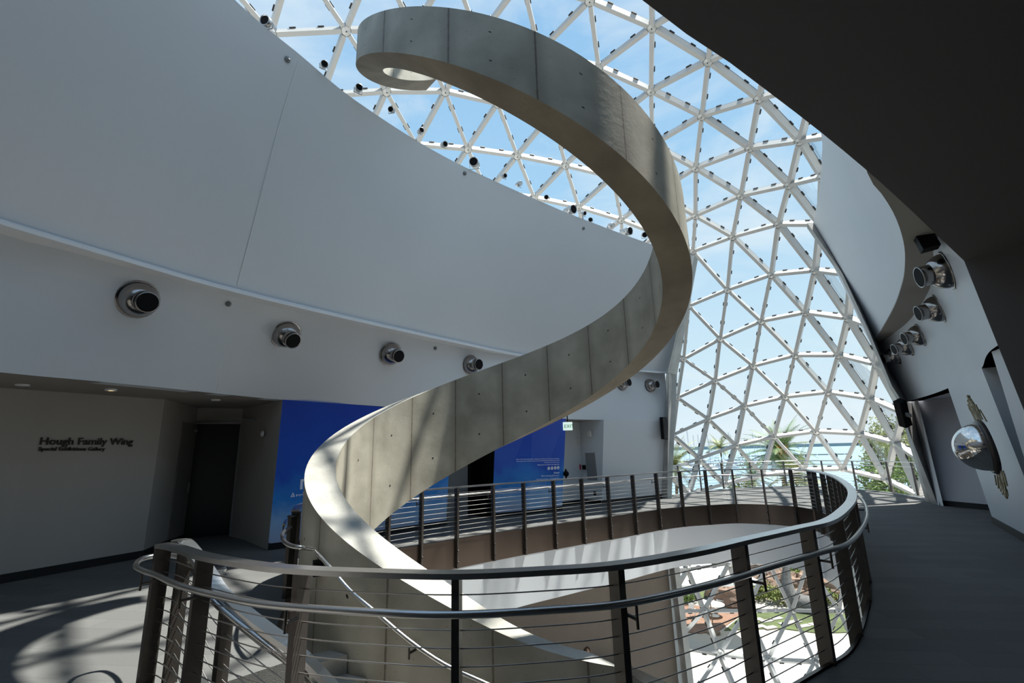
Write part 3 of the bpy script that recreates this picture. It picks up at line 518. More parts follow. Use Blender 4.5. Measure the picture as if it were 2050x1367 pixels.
DVIS = {(0,0),(0,-1),(0,-2),(0,1),(0,2),(0,3),(0,4),(0,5),(0,6),(0,7),(1,0),(1,-1),(1,1),(1,2),(1,3),(1,4),(1,5),(1,6),(1,7),(2,0),(2,2),(2,3),(2,4),(2,5),(2,6),(2,7),(3,3),(3,4),(3,5),(3,6),(3,7),(4,4),(4,5),(4,6),(4,7),(5,6),(5,7),(6,7),(-1,0),(-1,-1),(-1,-2),(-1,-3),(-1,1),(-1,2),(-1,3),(-1,4),(-1,5),(-2,-2),(-2,-3),(-2,-4),(-2,-1),(-3,-5),(-3,-4),(-3,-3),(-3,-2),(-3,-1),(-4,-2),(-4,-3),(-4,-5),(-4,-4),(-5,-3),(-5,-4),(-5,-5),(-5,-6),(-6,-5),(-6,-6),(-6,-7),(-7,-6),(-7,-7),(-7,-8),(-8,-8),(-8,-9)}

# ================================================================== GLASS DOME
def vnormals(DN, tris, inside):
    nn = {k: np.zeros(3) for k in DN}
    for a, b, c in tris:
        n = np.cross(V(DN[b])-V(DN[a]), V(DN[c])-V(DN[a]))
        if n@(V(DN[a])-inside) < 0: n = -n
        for k in (a, b, c): nn[k] += n
    return {k: nrm(v) for k, v in nn.items()}
def dome(name, DN, edges, tris, inside, vis, W=.125, D=.22):
    root = thing(name, (0, 0, 0), kind='structure'); nn = vnormals(DN, tris, inside); NX = {k: V(p) for k, p in DN.items()}
    def strut(mb, a, b):
        n = nrm(nn[a]+nn[b]); A_, B_ = NX[a], NX[b]; t = nrm(B_-A_); x = nrm(np.cross(t, n)); o = n*(D/2-.03)
        a1, b1 = A_+t*.14, B_-t*.14
        mb.bar(a1+o, b1+o, W, D, n, 0); mb.bar(A_+t*.05+o, B_-t*.05+o, W*.55, D*.6, n, 0)
        mb.bar(A_+n*(D-.018), B_+n*(D-.018), W*.8, .04, n, 1)
        L = np.linalg.norm(B_-A_)
        for f in (.3, .68):
            c = A_+t*L*f+n*(D-.02); mb.bar(c-t*.085, c+t*.085, W*1.45, .045, n, 1); mb.bar(c-t*.07, c+t*.07, W*1.5, .03, n, 2) if False else None
    E1 = sorted([e for e in edges if e[0] in vis or e[1] in vis], key=lambda e: np.linalg.norm((NX[e[0]]+NX[e[1]])/2-C0))
    E1v = [e for e in E1 if e[0] in vis and e[1] in vis]+[e for e in E1 if not (e[0] in vis and e[1] in vis)]
    ind = E1v[:100]; rest = [e for e in edges if e not in set(ind)]
    for a, b in ind: mb = MB(); strut(mb, a, b); mb.build('strut', ['frame', 'gasket'], root)
    if rest:
        mb = MB()
        for a, b in rest: strut(mb, a, b)
        mb.build('strut', ['frame', 'gasket'], root, **({'kind': 'stuff'} if len(ind) >= 100 else {}))
    def hub(mb, k):
        n = nn[k]; mb.lathe(NX[k]-n*.045, n, [(.0, 0), (.035, 0), (.04, .012), (.12, .014), (.135, .03), (.135, .2)], 14)
        mb.lathe(NX[k]-n*.047, n, [(.0, 0), (.022, 0), (.022, .01)], 10, 1)
    for k in [k for k in DN if k in vis][:100]: mb = MB(); hub(mb, k); mb.build('hub', ['hub', 'gasket'], root)
    mb = MB()
    for k in DN:
        if k not in vis: hub(mb, k)
    if mb.v: mb.build('hub', ['hub', 'gasket'], root, kind='stuff')
    mb = MB()
    for a, b, c in tris:
        n = nrm(nn[a]+nn[b]+nn[c]); g = (NX[a]+NX[b]+NX[c])/3; P = [NX[k]+(g-NX[k])*.035+n*(D+.03) for k in (a, b, c)]; mb.add(P, [(0, 1, 2)])
    mb.build('glass_panes', 'glass', root)
    return root
def tri_edges(DN):
    ed, tr_ = [], []
    for (i, j) in DN:
        for d in ((1, 0), (0, 1), (1, 1)):
            q = (i+d[0], j+d[1])
            if q in DN: ed.append(((i, j), q))
        if (i+1, j) in DN and (i+1, j+1) in DN: tr_.append(((i, j), (i+1, j), (i+1, j+1)))
        if (i, j+1) in DN and (i+1, j+1) in DN: tr_.append(((i, j), (i, j+1), (i+1, j+1)))
    return ed, tr_
ed_, tr_ = tri_edges(DN)
dome('window_1', DN, ed_, tr_, np.array([3., 10., 3.]), DVIS)
# lower part of the dome, seen through the stair void
LW = {}
base = {(0, 0): (1378.3, 1139), (1, 0): (1460, 1128.3), (2, 0): (1539.5, 1125.4), (3, 0): (1617, 1130), (4, 0): (1692, 1140), (-1, 1): (1330, 1224),
        (0, 1): (1411, 1222), (1, 1): (1495.5, 1222), (2, 1): (1585.4, 1222), (3, 1): (1680, 1224), (4, 1): (1775, 1228), (-1, 2): (1350, 1290),
        (0, 2): (1442.8, 1307), (1, 2): (1538.5, 1318.8), (2, 2): (1631, 1323.6), (3, 2): (1730, 1332), (-1, 3): (1385, 1395), (0, 3): (1484, 1405), (1, 3): (1582, 1420), (2, 3): (1684, 1428), (3, 3): (1790, 1440)}
for (i, k), (px, py) in base.items():
    y = {0: 22.4, 1: 22.0, 2: 21.2, 3: 20.0}[k]-.05*(i-1.5)**2-(.35*i if i > 2 else 0); LW[(i, k)] = tuple(AY(px, py, y))
for i in range(-1, 5):                                     # rows hidden by the floor slab
    p = V(LW.get((i, 0), tuple(V(LW[(0, 0)])-(1.9, .8, 0)))); LW[(i+1, -1)] = tuple(p+(.95, .7, 1.75)); LW.setdefault((i, 0), tuple(p))
le, lt = [], []
for (i, k) in LW:
    for d in ((1, 0), (0, 1), (-1, 1)):
        q = (i+d[0], k+d[1])
        if q in LW: le.append(((i, k), q))
    if (i+1, k) in LW and (i, k+1) in LW: lt.append(((i, k), (i+1, k), (i, k+1)))
    if (i+1, k-1) in LW and (i+1, k) in LW: lt.append(((i, k), (i+1, k-1), (i+1, k)))
dome('window_2', LW, le, lt, np.array([6., 12., -4.]), {k for k in LW if k[1] >= 0})

# ================================================================== CONCRETE HELIX
KR = np.array([30., 100, 180, 260, 340, 420, 500, 560, 650])
H_R = np.array([2.603, 1.619, 2.66, 3.234, 2.881, 2.405, 2.184, 2.312, 2.098]); H_Z = np.array([-.349, .213, 1.603, 3.368, 4.542, 5.985, 7.571, 9.08, 11.033])
H_H = np.array([1.84, 1.833, 1.865, 1.693, 1.111, .962, .622, .649, .428]); HX0, HY0, HT = -.1656, 6.6023, .402
def spl(k, v, s):
    n = len(k); h = np.diff(k); a = np.zeros((n, n)); b = np.zeros(n); a[0, 0] = a[-1, -1] = 1
    for i in range(1, n-1): a[i, i-1] = h[i-1]; a[i, i] = 2*(h[i-1]+h[i]); a[i, i+1] = h[i]; b[i] = 6*((v[i+1]-v[i])/h[i]-(v[i]-v[i-1])/h[i-1])
    m_ = np.linalg.solve(a, b); i = int(np.clip(np.searchsorted(k, s)-1, 0, n-2)); x = k[i+1]-s; c = s-k[i]; q = h[i]
    return m_[i]*x**3/(6*q)+m_[i+1]*c**3/(6*q)+(v[i]/q-m_[i]*q/6)*x+(v[i+1]/q-m_[i+1]*q/6)*c
def hel(s, inner=False, bottom=False, dr=0., dz=0.):
    se = max(s, 58.); R = spl(KR, H_R, se); z = spl(KR, H_Z, se); h = spl(KR, H_H, se)
    if s < 58: R = R+(2.75-R)*min(1, (58-s)/45); z -= (58-s)*.029
    if inner: R -= HT
    if bottom: z -= h
    f = min(max((s-330)/300, 0), 1); a = math.radians(-s)
    return np.array([HX0+.0746*f+(R+dr)*math.cos(a), HY0+.0809*f+(R+dr)*math.sin(a), z+dz])
joints = [-160, -130, -100, -70, -40, -10, 15, 40, 66, 93, 129, 156, 177, 198, 214, 232, 250, 269, 288, 307, 327, 349, 369, 389, 413, 438, 463, 490, 520, 552, 586, 620]
S_END = 588; ss = np.unique(np.r_[np.arange(-130, S_END, 2.5), S_END]); us = np.interp(ss, joints, range(len(joints)))
ot = [hel(s) for s in ss]; it = [hel(s, True) for s in ss]; ob_ = [hel(s, False, True) for s in ss]; ib = [hel(s, True, True) for s in ss]
hx = thing('helical_concrete_ribbon', (HX0, HY0, -9.5), 'tall spiral ribbon of board-marked concrete rising through the stair void', 'sculptural stair wall')
K = 6
def wallgrid(mb, T, B, mi):
    rows, uv = [], []
    for q in range(K+1): f = q/K; rows.append([t*(1-f)+b*f for t, b in zip(T, B)]); uv.append([(u, 1-f) for u in us])
    mb.grid(rows, mi, True, uv=uv)
mb = MB(); wallgrid(mb, ot, ob_, 0); mb.build('outer_face', 'conc', hx)
mb = MB(); wallgrid(mb, it, ib, 0); mb.build('inner_face', 'conc', hx)
mb = MB(); mb.grid([ot, it], 0); mb.build('coping', 'concp', hx)
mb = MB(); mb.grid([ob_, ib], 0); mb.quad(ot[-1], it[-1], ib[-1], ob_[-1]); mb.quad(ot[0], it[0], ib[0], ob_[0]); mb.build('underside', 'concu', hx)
mb = MB()
for s in (-130,): p = hel(s, False, True); mb.box((p[0], p[1], (p[2]-9.5)/2), ((1, 0, 0), (0, 1, 0), (0, 0, 1)), (.35, .35, abs(p[2]+9.5)/2))
mb.build('footing', 'concp', hx)
# stair flight wound round the ribbon
st = thing('helical_stair', (HX0, HY0, -9.5), 'grey stair flight winding down around the concrete ribbon into the void', 'stair')
s = 147.; zt_ = -.17; k = 0
while s > -150 and k < 50:
    s2 = s
    s2 = s-6.3; mb = MB(); n = 4; inn, outn = [], []
    for q in range(n+1):
        x = s+(s2-s)*q/n; a = math.radians(-x); R = np.linalg.norm(hel(x)[:2]-(HX0, HY0)); ro_ = 3.25
        inn.append(hel(x, dr=.02)[:2]); outn.append(np.array([HX0+ro_*math.cos(a), HY0+ro_*math.sin(a)]))
    loop = inn+outn[::-1]; prism(mb, [tuple(p) for p in loop], zt_-.22, zt_); mb.build('tread', 'concp', st); s = s2; zt_ -= .17; k += 1

# ================================================================== GUARDRAILS
VC3 = np.array([P2(p) for p in VC]); vpx = proj(VC3+(0, 0, 1.05))[:, 0]; arc = np.r_[0, np.cumsum(np.linalg.norm(np.diff(VC, axis=0), axis=1))]; iR = int(np.argmax(vpx))
def at_arc(s): return np.array([np.interp(s, arc, VC[:, 0]), np.interp(s, arc, VC[:, 1])])
def arc_px(px, nearside):
    r = slice(0, iR+1) if nearside else slice(iR, len(VC)); x = vpx[r]; a = arc[r]
    return float(np.interp(px, x, a)) if nearside else float(np.interp(-px, -x, a))
nearp = [arc_px(x, True) for x in (315, 397, 595, 912, 1241, 1490, 1626, 1684, 1708)]
farp = [arc_px(x, False) for x in (1584, 1525, 1464, 1409, 1358, 1310, 1263, 1213, 1161, 1105, 1045, 984, 912, 842, 776)]
k = int(round((farp[0]-nearp[-1])/.93)); posts = nearp+[nearp[-1]+(farp[0]-nearp[-1])*i/k for i in range(1, k)]+farp+[arc[-1]]
gr = thing('guardrail', P2(VC[0]), 'stainless steel cable guardrail with flat top rail curving right round the stair void', 'guardrail')
RH = 1.06
for s_ in posts:
    p = at_arc(s_); t = nrm(np.r_[at_arc(min(s_+.05, arc[-1]))-at_arc(max(s_-.05, 0)), 0]); q = np.array([-t[1], t[0], 0]); c = P2(p)+q*.045
    mb = MB(); mb.box(c+(0, 0, (RH-.55)/2), (t, q, (0, 0, 1)), (.022, .058, (RH+.55)/2-.01))
    for h in (-.42, -.2): mb.lathe(c+q*.058+(0, 0, h), q, [(.018, 0), (.018, .012), (0, .014)], 8)
    mb.build('post', 'steeld', gr)
TC = offset(VC, .03); mb = MB(); mb.sweep([P2(p, RH) for p in TC], [(-.052, -.016), (.052, -.016), (.052, .016), (-.052, .016)]); mb.build('top_rail', 'steel', gr)
HC_ = offset(VC, -.10)
loop = [A(352, 1113, .9), A(335, 1111, .9), A(309, 1113, .9), A(283, 1119, .9), A(272, 1133, .9)]
hr = [P2(p, .885) for p in HC_]
st0 = next(i for i, p in enumerate(hr) if proj(p)[0] > 292)
mb = MB(); mb.tube(catmull(loop+[hr[st0]], 5)[:-1]+hr[st0:], .0215, 10); mb.build('handrail', 'steel', gr)
for s_ in posts[::2]+posts[1:6:4]:
    p = at_arc(s_); t = nrm(np.r_[at_arc(min(s_+.05, arc[-1]))-at_arc(max(s_-.05, 0)), 0]); q = np.array([-t[1], t[0], 0]); c = P2(p)
    e = c-q*.10+t*.03; mb = MB(); mb.tube([c+(0, 0, .79)+t*.03, e+(0, 0, .79)], .011, 8); mb.tube([e+(0, 0, .74), e+(0, 0, .88)], .009, 8); mb.build('bracket', 'steeld', gr)
CC = offset(VC, .05)
for i in range(10): mb = MB(); mb.tube([P2(p, .10+i*.094) for p in CC[::2]], .0042, 5); mb.build('cable', 'cable', gr)

# stair guard with wide flat cap
sg = thing('stair_guardrail', A(367, 1083, 0), 'short steel stair guard with wide flat sloping cap going down inside the near guardrail', 'guardrail')
cap = [A(352, 1087, 1.07), A(368, 1085, 1.07), AY(392, 1112, 4.22), AY(416, 1146, 4.1), AY(445, 1188, 3.98), AY(526, 1254, 3.84), AY(612, 1319, 3.76)]
e = cap[-1]; cap += [e+(.6, .05, -.55), e+(1.4, .25, -1.15), e+(2.2, .7, -1.75)]
capc = catmull(cap, 5)
mb = MB(); mb.sweep(capc, [(-.058, -.018), (.058, -.018), (.058, .018), (-.058, .018)]); mb.build('cap_rail', 'steel', sg)
h2 = [A(352, 1113, .9), A(372, 1120, .9), AY(400, 1160, 4.0), AY(422, 1198, 3.92), AY(465, 1237, 3.84), AY(520, 1280, 3.78), AY(587, 1336, 3.74)]
e = h2[-1]; h2 += [e+(.6, .05, -.55), e+(1.4, .25, -1.15), e+(2.2, .7, -1.75)]
mb = MB(); mb.tube(catmull(h2, 5), .0215, 10); mb.build('handrail', 'steel', sg)
cc = np.array(capc); ca = np.r_[0, np.cumsum(np.linalg.norm(np.diff(cc, axis=0), axis=1))]
for s_ in (.12, .95, 1.75, 2.6, 3.4):
    p = np.array([np.interp(s_, ca, cc[:, k]) for k in range(3)]); p2 = np.array([np.interp(s_+.1, ca, cc[:, k]) for k in range(3)]); t = nrm((p2-p)*[1, 1, 0]); q = np.array([-t[1], t[0], 0])
    b = max(p[2]-1.1, -.5) if s_ < 1 else p[2]-1.1
    mb = MB(); mb.box((p[0], p[1], (p[2]+b)/2), (t, q, (0, 0, 1)), (.022, .05, (p[2]-b)/2)); mb.build('post', 'steeld', sg)
for i in range(9): mb = MB(); mb.tube([p-(0, 0, .13+i*.1) for p in capc[2:]], .0042, 5); mb.build('cable', 'cable', sg)
# wall-mounted handrail on the ribbon, with end post and bracket boxes
def raycyl(px, py, dr):
    d = ray(px, py); best = None
    for t in np.linspace(3, 9, 900):
        p = C0+d*(t/d[1]); a = -math.degrees(math.atan2(p[1]-HY0, p[0]-HX0)) % 360; s = a
        R = np.linalg.norm(hel(s)[:2]-(HX0, HY0))+dr
        if np.linalg.norm(p[:2]-(HX0, HY0)) < R: return p
    return p
ih = thing('stair_handrail', (-3.0, 6.7, 0), 'polished tube handrail looping off the short post and running down along the concrete ribbon', 'handrail')
pa_ = [(-3.02, 6.72, .86), A(578, 1056, .9), A(566, 1068, .9), A(568, 1082, .9), A(582, 1092, .9), A(604, 1096, .9), raycyl(628, 1099, .1)]
pb_ = [raycyl(x, y, .1) for x, y in ((664, 1139), (700, 1181), (755, 1228), (820, 1283), (890, 1330), (970, 1367))]
e = pb_[-1]-pb_[-2]; pb_ += [pb_[-1]+e*.9, pb_[-1]+e*1.8]
mb = MB(); mb.tube(catmull(pa_, 5)+catmull([pa_[-1]]+pb_, 4)[1:], .021, 10); mb.build('rail_tube', 'steel', ih)
mb = MB(); mb.box((-3.0, 6.72, .5), (nrm((.4, 1, 0)), nrm((1, -.4, 0)), (0, 0, 1)), (.055, .03, .5)); mb.lathe((-3.0, 6.72, .99), (0, 0, 1), [(.07, 0), (.07, .02), (0, .02)], 12); mb.build('end_post', 'steeld', ih)
for x, y in ((645, 1122), (833, 1300)):
    p = raycyl(x, y, .0); r = nrm((p-(HX0, HY0, p[2]))*[1, 1, 0]); mb = MB()
    if x == 645: mb.box(p+r*.04-(0, 0, .07), (np.cross(r, (0, 0, 1)), r, (0, 0, 1)), (.09, .05, .07)); nm = 'junction_box'
    else: mb.tube([p, p+r*.1], .012, 8); mb.tube([p+r*.1-(0, 0, .05), p+r*.1+(0, 0, .05)], .01, 8); nm = 'bracket'
    mb.build(nm, 'black' if x == 645 else 'steeld', ih)
# rail along the glass edge of the floor
G = offset(np.array(fe), .45); G = np.array([p for p in G if True]); G = resample(G, 60); ga_ = np.r_[0, np.cumsum(np.linalg.norm(np.diff(G, axis=0), axis=1))]
og = thing('guardrail', P2(G[0]), 'thin steel guardrail following the far glass edge of the floor', 'guardrail')
for h, r in ((1.08, .02), (.93, .018)): mb = MB(); mb.tube([P2(p, h) for p in G], r, 8); mb.build('top_rail' if h > 1 else 'handrail', 'steel', og)
for s_ in np.arange(.2, ga_[-1], 1.5):
    p = np.array([np.interp(s_, ga_, G[:, 0]), np.interp(s_, ga_, G[:, 1])]); mb = MB(); mb.box(P2(p, .54), ((1, 0, 0), (0, 1, 0), (0, 0, 1)), (.022, .03, .54)); mb.build('post', 'steeld', og)
for i in range(8): mb = MB(); mb.tube([P2(p, .1+i*.1) for p in G[::2]], .004, 4); mb.build('cable', 'cable', og)

# ================================================================== FIXTURES
def plane_at(px, py, p0, n):
    d = ray(px, py); return C0+d*(((V(p0)-C0)@n)/(d@n))
def nozzle(px, py, S, r, label, group=None, tilt=(0, 0, 0)):
    p, n, _, _ = surf_at(*S, px, py); ax = nrm(n+V(tilt)); root = thing('round_air_nozzle', p, label, 'air nozzle', group); k = r/.29
    mb = MB(); mb.lathe(p, n, [(.29*k, 0), (.29*k, .012), (.272*k, .02), (.265*k, .012)], 28); mb.build('flange', 'chrome_dark', root)
    mb = MB(); mb.lathe(p, ax, [(.262*k, .0), (.258*k, .05), (.235*k, .12), (.195*k, .18), (.16*k, .21)], 28); mb.build('dome', 'chrome_dark', root)
    mb = MB(); mb.lathe(p, ax, [(.16*k, .20), (.15*k, .215), (.148*k, .33), (.156*k, .335), (.156*k, .35), (.142*k, .35)], 24, cap=False); bar_ = mb.build('barrel', 'chrome_dark', root)
    mb = MB(); mb.lathe(p, ax, [(.142*k, .348), (.137*k, .3), (.136*k, .22), (0, .21)], 20); mb.build('dark_throat', 'black', bar_)
S1 = (OPN, JUN); lv = nrm((.9, .1, -.1))
for x, y, r, lab in ((276, 599, .30, 'largest and leftmost chrome air nozzle on the left wall band'), (572, 669, .30, 'second chrome air nozzle from the left on the left wall band'),
                     (782, 708, .29, 'third chrome air nozzle from the left, above the blue mural'), (942, 730, .28, 'fourth chrome air nozzle, just above the rising concrete ribbon'),
                     (1244, 768, .27, 'chrome air nozzle half hidden behind the concrete ribbon'), (1301, 772, .27, 'small chrome air nozzle at the far right end of the left wall band')):
    nozzle(x, y, S1, r, lab, None, (.25, -.15, -.05))
S2 = (BR, JR2)
for x, y, r, lab in ((1896, 541, .30, 'largest chrome air nozzle on the right wall, nearest the dark ceiling'), (1880, 617, .29, 'second chrome air nozzle on the right wall below the largest'),
                     (1843, 670, .28, 'chrome air nozzle at the top of the close row of three on the right wall'), (1819, 692, .27, 'middle chrome nozzle of the close row of three on the right wall'),
                     (1794, 711, .26, 'lowest and farthest chrome nozzle on the right wall beside the column')):
    nozzle(x, y, S2, r, lab, None, (-.35, -.1, -.05))
# black loudspeaker tucked under the right ledge
p, n, tu, tv = surf_at(*S2, 1842, 448); mb = MB(); mb.box(p+n*.16, (tu, tv, n), (.10, .2, .1)); tag(mb.build('loudspeaker', 'black', origin=p), 'dark loudspeaker under the right ledge close to the ceiling edge', 'speaker')
# column loudspeakers
def colspeaker(c, ax, label):
    t = thing('column_loudspeaker', c, label, 'speaker'); a, b, d = [nrm(v) for v in ax]
    mb = MB(); mb.box(c, (a, b, d), (.11, .10, .40)); cb_ = mb.build('cabinet', 'black', t); mb = MB(); mb.box(c-b*.105, (a, b, d), (.095, .006, .38)); mb.build('grille', 'gasket', cb_)
    mb = MB(); mb.box(c+b*.16, (a, b, d), (.03, .07, .05)); mb.build('bracket', 'grey', t)
c = AY(1329, 857, 17.75); colspeaker(c, ((.83, .5, 0), (-.2, .95, .05), (.02, 0, 1)), 'black column loudspeaker at the far end of the left white wall')
dc = nrm(CLp[2]-CLp[1]); c = AY(1807, 827, (CLp[1][1]+CLp[2][1])/2-.25); colspeaker(c, (np.cross(dc, (0, 1, 0)), np.cross(np.cross(dc, (0, 1, 0)), dc)*-1, dc), 'black column loudspeaker leaning on the dark right-hand column')
# floodlights along the top of the left drum
def flood(px, py, r, aim, label, grp):
    p = A(px, py, ZTL+r*1.3); t = thing('floodlight', p-(0, 0, r*1.3), label, 'floodlight', grp); a = nrm(aim); L = r*2.6
    mb = MB(); mb.lathe(p-a*L*.6, a, [(0, 0), (r*.8, 0), (r*.85, .02), (r*.9, L*.5), (r, L*.55), (r, L), (r*.88, L), (r*.86, L*.6)], 18, cap=False); ho_ = mb.build('housing', 'steel', t)
    mb = MB(); mb.lathe(p+a*(L*.36), a, [(r*.87, 0), (r*.5, -.01), (0, -.02)], 16); mb.build('lens', 'sole' if 'pale' in label else 'black', ho_)
    s = nrm(np.cross(a, (0, 0, 1))); mb = MB(); q = p-(0, 0, r*1.35)
    mb.tube([p+s*r*1.05, q+s*r*1.05, q-s*r*1.05, p-s*r*1.05], .008, 6); mb.build('yoke', 'steel', t)
FL = [(536, 47, .12, 'leftmost small floodlight on the wall top'), (648, 130, .09, 'second small floodlight from the left on the wall top'), (717, 178, .10, 'third small floodlight on the wall top, below the curl of the ribbon'),
      (784, 220, .08, 'fourth small floodlight on the wall top'), (842, 262, .08, 'fifth small floodlight on the wall top'), (889, 289, .09, 'sixth small floodlight, just left of the first big one'),
      (950, 327, .16, 'leftmost of the three big black-faced floodlights on the wall top'), (1009, 352, .08, 'small floodlight just right of the first big floodlight'), (1039, 368, .09, 'pale-faced small floodlight between the first and second big floodlights'),
      (1094, 395, .09, 'small floodlight just left of the second big floodlight'), (1142, 421, .19, 'middle one of the three big black-faced floodlights'), (1168, 427, .09, 'small floodlight just right of the middle big floodlight'),
      (1182, 441, .10, 'low floodlight lying sideways right of the middle big one'), (1224, 451, .10, 'pale-faced small floodlight just left of the farthest big floodlight'), (1255, 464, .19, 'farthest big floodlight, beside the concrete ribbon'),
      (1290, 470, .13, 'last small floodlight, touching the edge of the concrete ribbon')]
for i, (x, y, r, lab) in enumerate(FL): flood(x, y, r*.72, (.55 if i % 3 else -.1, -.75, -.35 if i % 2 else -.15), lab, 'floodlights along the top of the left wall')
# recessed downlights, smoke detector, exit sign, wall devices
for x, y, lab in ((45, 771, 'dim recessed downlight farthest left in the low soffit'), (222, 781, 'glowing recessed downlight above the gallery lettering'), (432, 801, 'recessed downlight above the dark doorway')):
    p = A(x, y, 2.95 if x < 300 else 2.985); t = thing('recessed_downlight', p, lab, 'downlight'); mb = MB(); mb.lathe(p, (0, 0, -1), [(.085, -.02), (.085, .008), (.06, .012), (.055, -.01)], 18); mb.build('ring', 'ledge', t)
    mb = MB(); mb.lathe(p, (0, 0, -1), [(.055, .002), (0, .003)], 14); mb.build('lamp', 'glow' if x == 222 else 'steel', t)
n34 = nrm(np.array([-(D4[1]-D3[1]), D4[0]-D3[0], 0])); n34 = n34 if n34@(C0-P2(D4)) > 0 else -n34
p = plane_at(527, 868, P2(D4), n34); mb = MB(); mb.lathe(p, n34, [(.07, 0), (.07, .03), (.045, .05), (0, .055)], 16); tag(mb.build('alarm_sounder', 'plastic', origin=p), 'small white alarm sounder on the side wall next to the blue mural', 'alarm')
n23 = nrm(np.cross(e3-e2, t3-e3)); n23 = n23 if n23@(C0-e3) > 0 else -n23; t23 = nrm(e3-e2); u23 = nrm(np.cross(t23, n23))
def wbox(px, py, w_, h_, d_, m_, name, label, cat):
    p = plane_at(px, py, e3, n23); mb = MB(); mb.box(p+n23*d_/2, (t23, n23, u23), (w_/2, d_/2, h_/2)); mb.box(p+n23*(d_+.002), (t23, n23, u23), (w_*.4, .003, h_*.4)); tag(mb.build(name, m_, origin=p), label, cat)
wbox(1158, 882, .16, .22, .05, 'plastic', 'wall_speaker', 'pale box high on the recess wall left of the strobe', 'wall box'); wbox(1181, 868, .14, .2, .06, 'plastic', 'strobe_light', 'cream fire strobe high in the white recess', 'strobe')
wbox(1184, 933, .42, .9, .03, 'grey', 'access_panel', 'tall grey metal access panel in the white recess', 'panel'); wbox(1170, 935, .12, .15, .05, 'black', 'card_reader', 'small black box between the red pull station and grey panel', 'card reader')
wbox(1161, 934.5, .1, .17, .06, 'red', 'fire_pull_station', 'red fire alarm pull station in the white recess', 'fire alarm'); wbox(1153, 916, .12, .26, .04, 'grey', 'keypad', 'narrow grey keypad above the red pull station', 'keypad')
wbox(1191, 987, .09, .12, .02, 'black', 'wall_outlet', 'small black socket low on the recess wall behind the railing', 'outlet')
c = e0+wn*.45+nrm(e3-e0)*.32+(0, 0, 2.52); xs = thing('exit_sign', c, 'small lit EXIT sign hanging at the right edge of the blue mural', 'exit sign'); rv = nrm((1, .08, 0)); fv = np.cross(rv, (0, 0, 1))
c = plane_at(1136.5, 853, e0+wn*.1, nrm((0, 1, 0))); mb = MB(); mb.box(c, (rv, fv, (0, 0, 1)), (.15, .025, .13)); cs_ = mb.build('case', 'signw', xs); mb = MB(); mb.bar(c+(0, 0, .13), c+(0, 0, .34), .03, .03, (1, 0, 0)); mb.build('stem', 'black', xs)
text_obj('lettering', 'EXIT', c-rv*.12-np.array([0, .035, .055]), rv, (0, 0, 1), .155, .004, 'green', cs_)
p = e0+wn*.3+(0, 0, 1.15); p = plane_at(1133, 948, e0+wn*.15, nrm((0, 1, 0))); mb = MB(); mb.lathe(p, (0, -1, 0), [(.09, 0), (.09, .06), (.05, .1), (0, .1)], 14); mb.bar(p-(.2, 0, 0), p, .04, .04); mb.bar(p-(0, 0, .14), p+(0, 0, .14), .05, .05, (1, 0, 0)); tag(mb.build('hose_valve', 'black', origin=p), 'dark valve fitting sticking out at the right edge of the blue mural', 'valve')
# wall lettering
def fit_text(name, body, px0, px1, py, p0, n, up, dep, m_, parent=None, size=1.):
    a, b = plane_at(px0, py[0], p0, n), plane_at(px1, py[1], p0, n); r = nrm(b-a); o = text_obj(name, body, (0, 0, 0), (1, 0, 0), (0, 1, 0), 1., 0., m_); xs_ = [v.co.x for v in o.data.vertices]; wd = max(xs_)-min(xs_); x0 = min(xs_); bpy.data.objects.remove(o)
    s_ = np.linalg.norm(b-a)/wd; u_ = nrm(V(up)-r*(V(up)@r)); return text_obj(name, body, a-r*x0*s_+n*.012, r, u_, s_, dep, m_, parent)
nP = nrm(np.array([(Pb-Pa)[1], -(Pb-Pa)[0], 0])); nP = nP if nP@(C0-P2(Pb)) > 0 else -nP
lt1 = thing('wall_lettering', P2(Pa), 'dark raised lettering reading Hough Family Wing on the shaded left wall', 'lettering')
fit_text('title_line', 'Hough Family Wing', 79, 265, (890, 890), P2(Pb), nP, (0, 0, 1), .012, 'text', lt1); fit_text('subtitle_line', 'Special Exhibitions Gallery', 76, 209, (902, 902), P2(Pb), nP, (0, 0, 1), .01, 'text', lt1)
def mn(B, T): n = nrm(np.cross(B[-1]-B[0], T[0]-B[0])); return n if n@(C0-B[0]) > 0 else -n
m1, m2 = mn(mur_b, mur_t), mn(mur2_b, mur2_t); r1 = nrm(mur_b[1]-mur_b[0]); n1_ = nrm(np.cross(mur_b[1]-mur_b[0], mur_t[0]-mur_b[0])); n1_ = n1_ if n1_@(C0-mur_b[0]) > 0 else -n1_
o = text_obj('title', 'Disney and Dalí', plane_at(597, 987, mur_b[0], n1_)+n1_*.015, r1, (0, 0, 1), .40, .002, 'white', ml); o = text_obj('subtitle', 'Architects of the Imagination', plane_at(580, 998, mur_b[0], n1_)+n1_*.015, r1, (0, 0, 1), .16, .002, 'white', ml)
r2 = nrm(mur2_b[-1]-mur2_b[0]); n2_ = m2
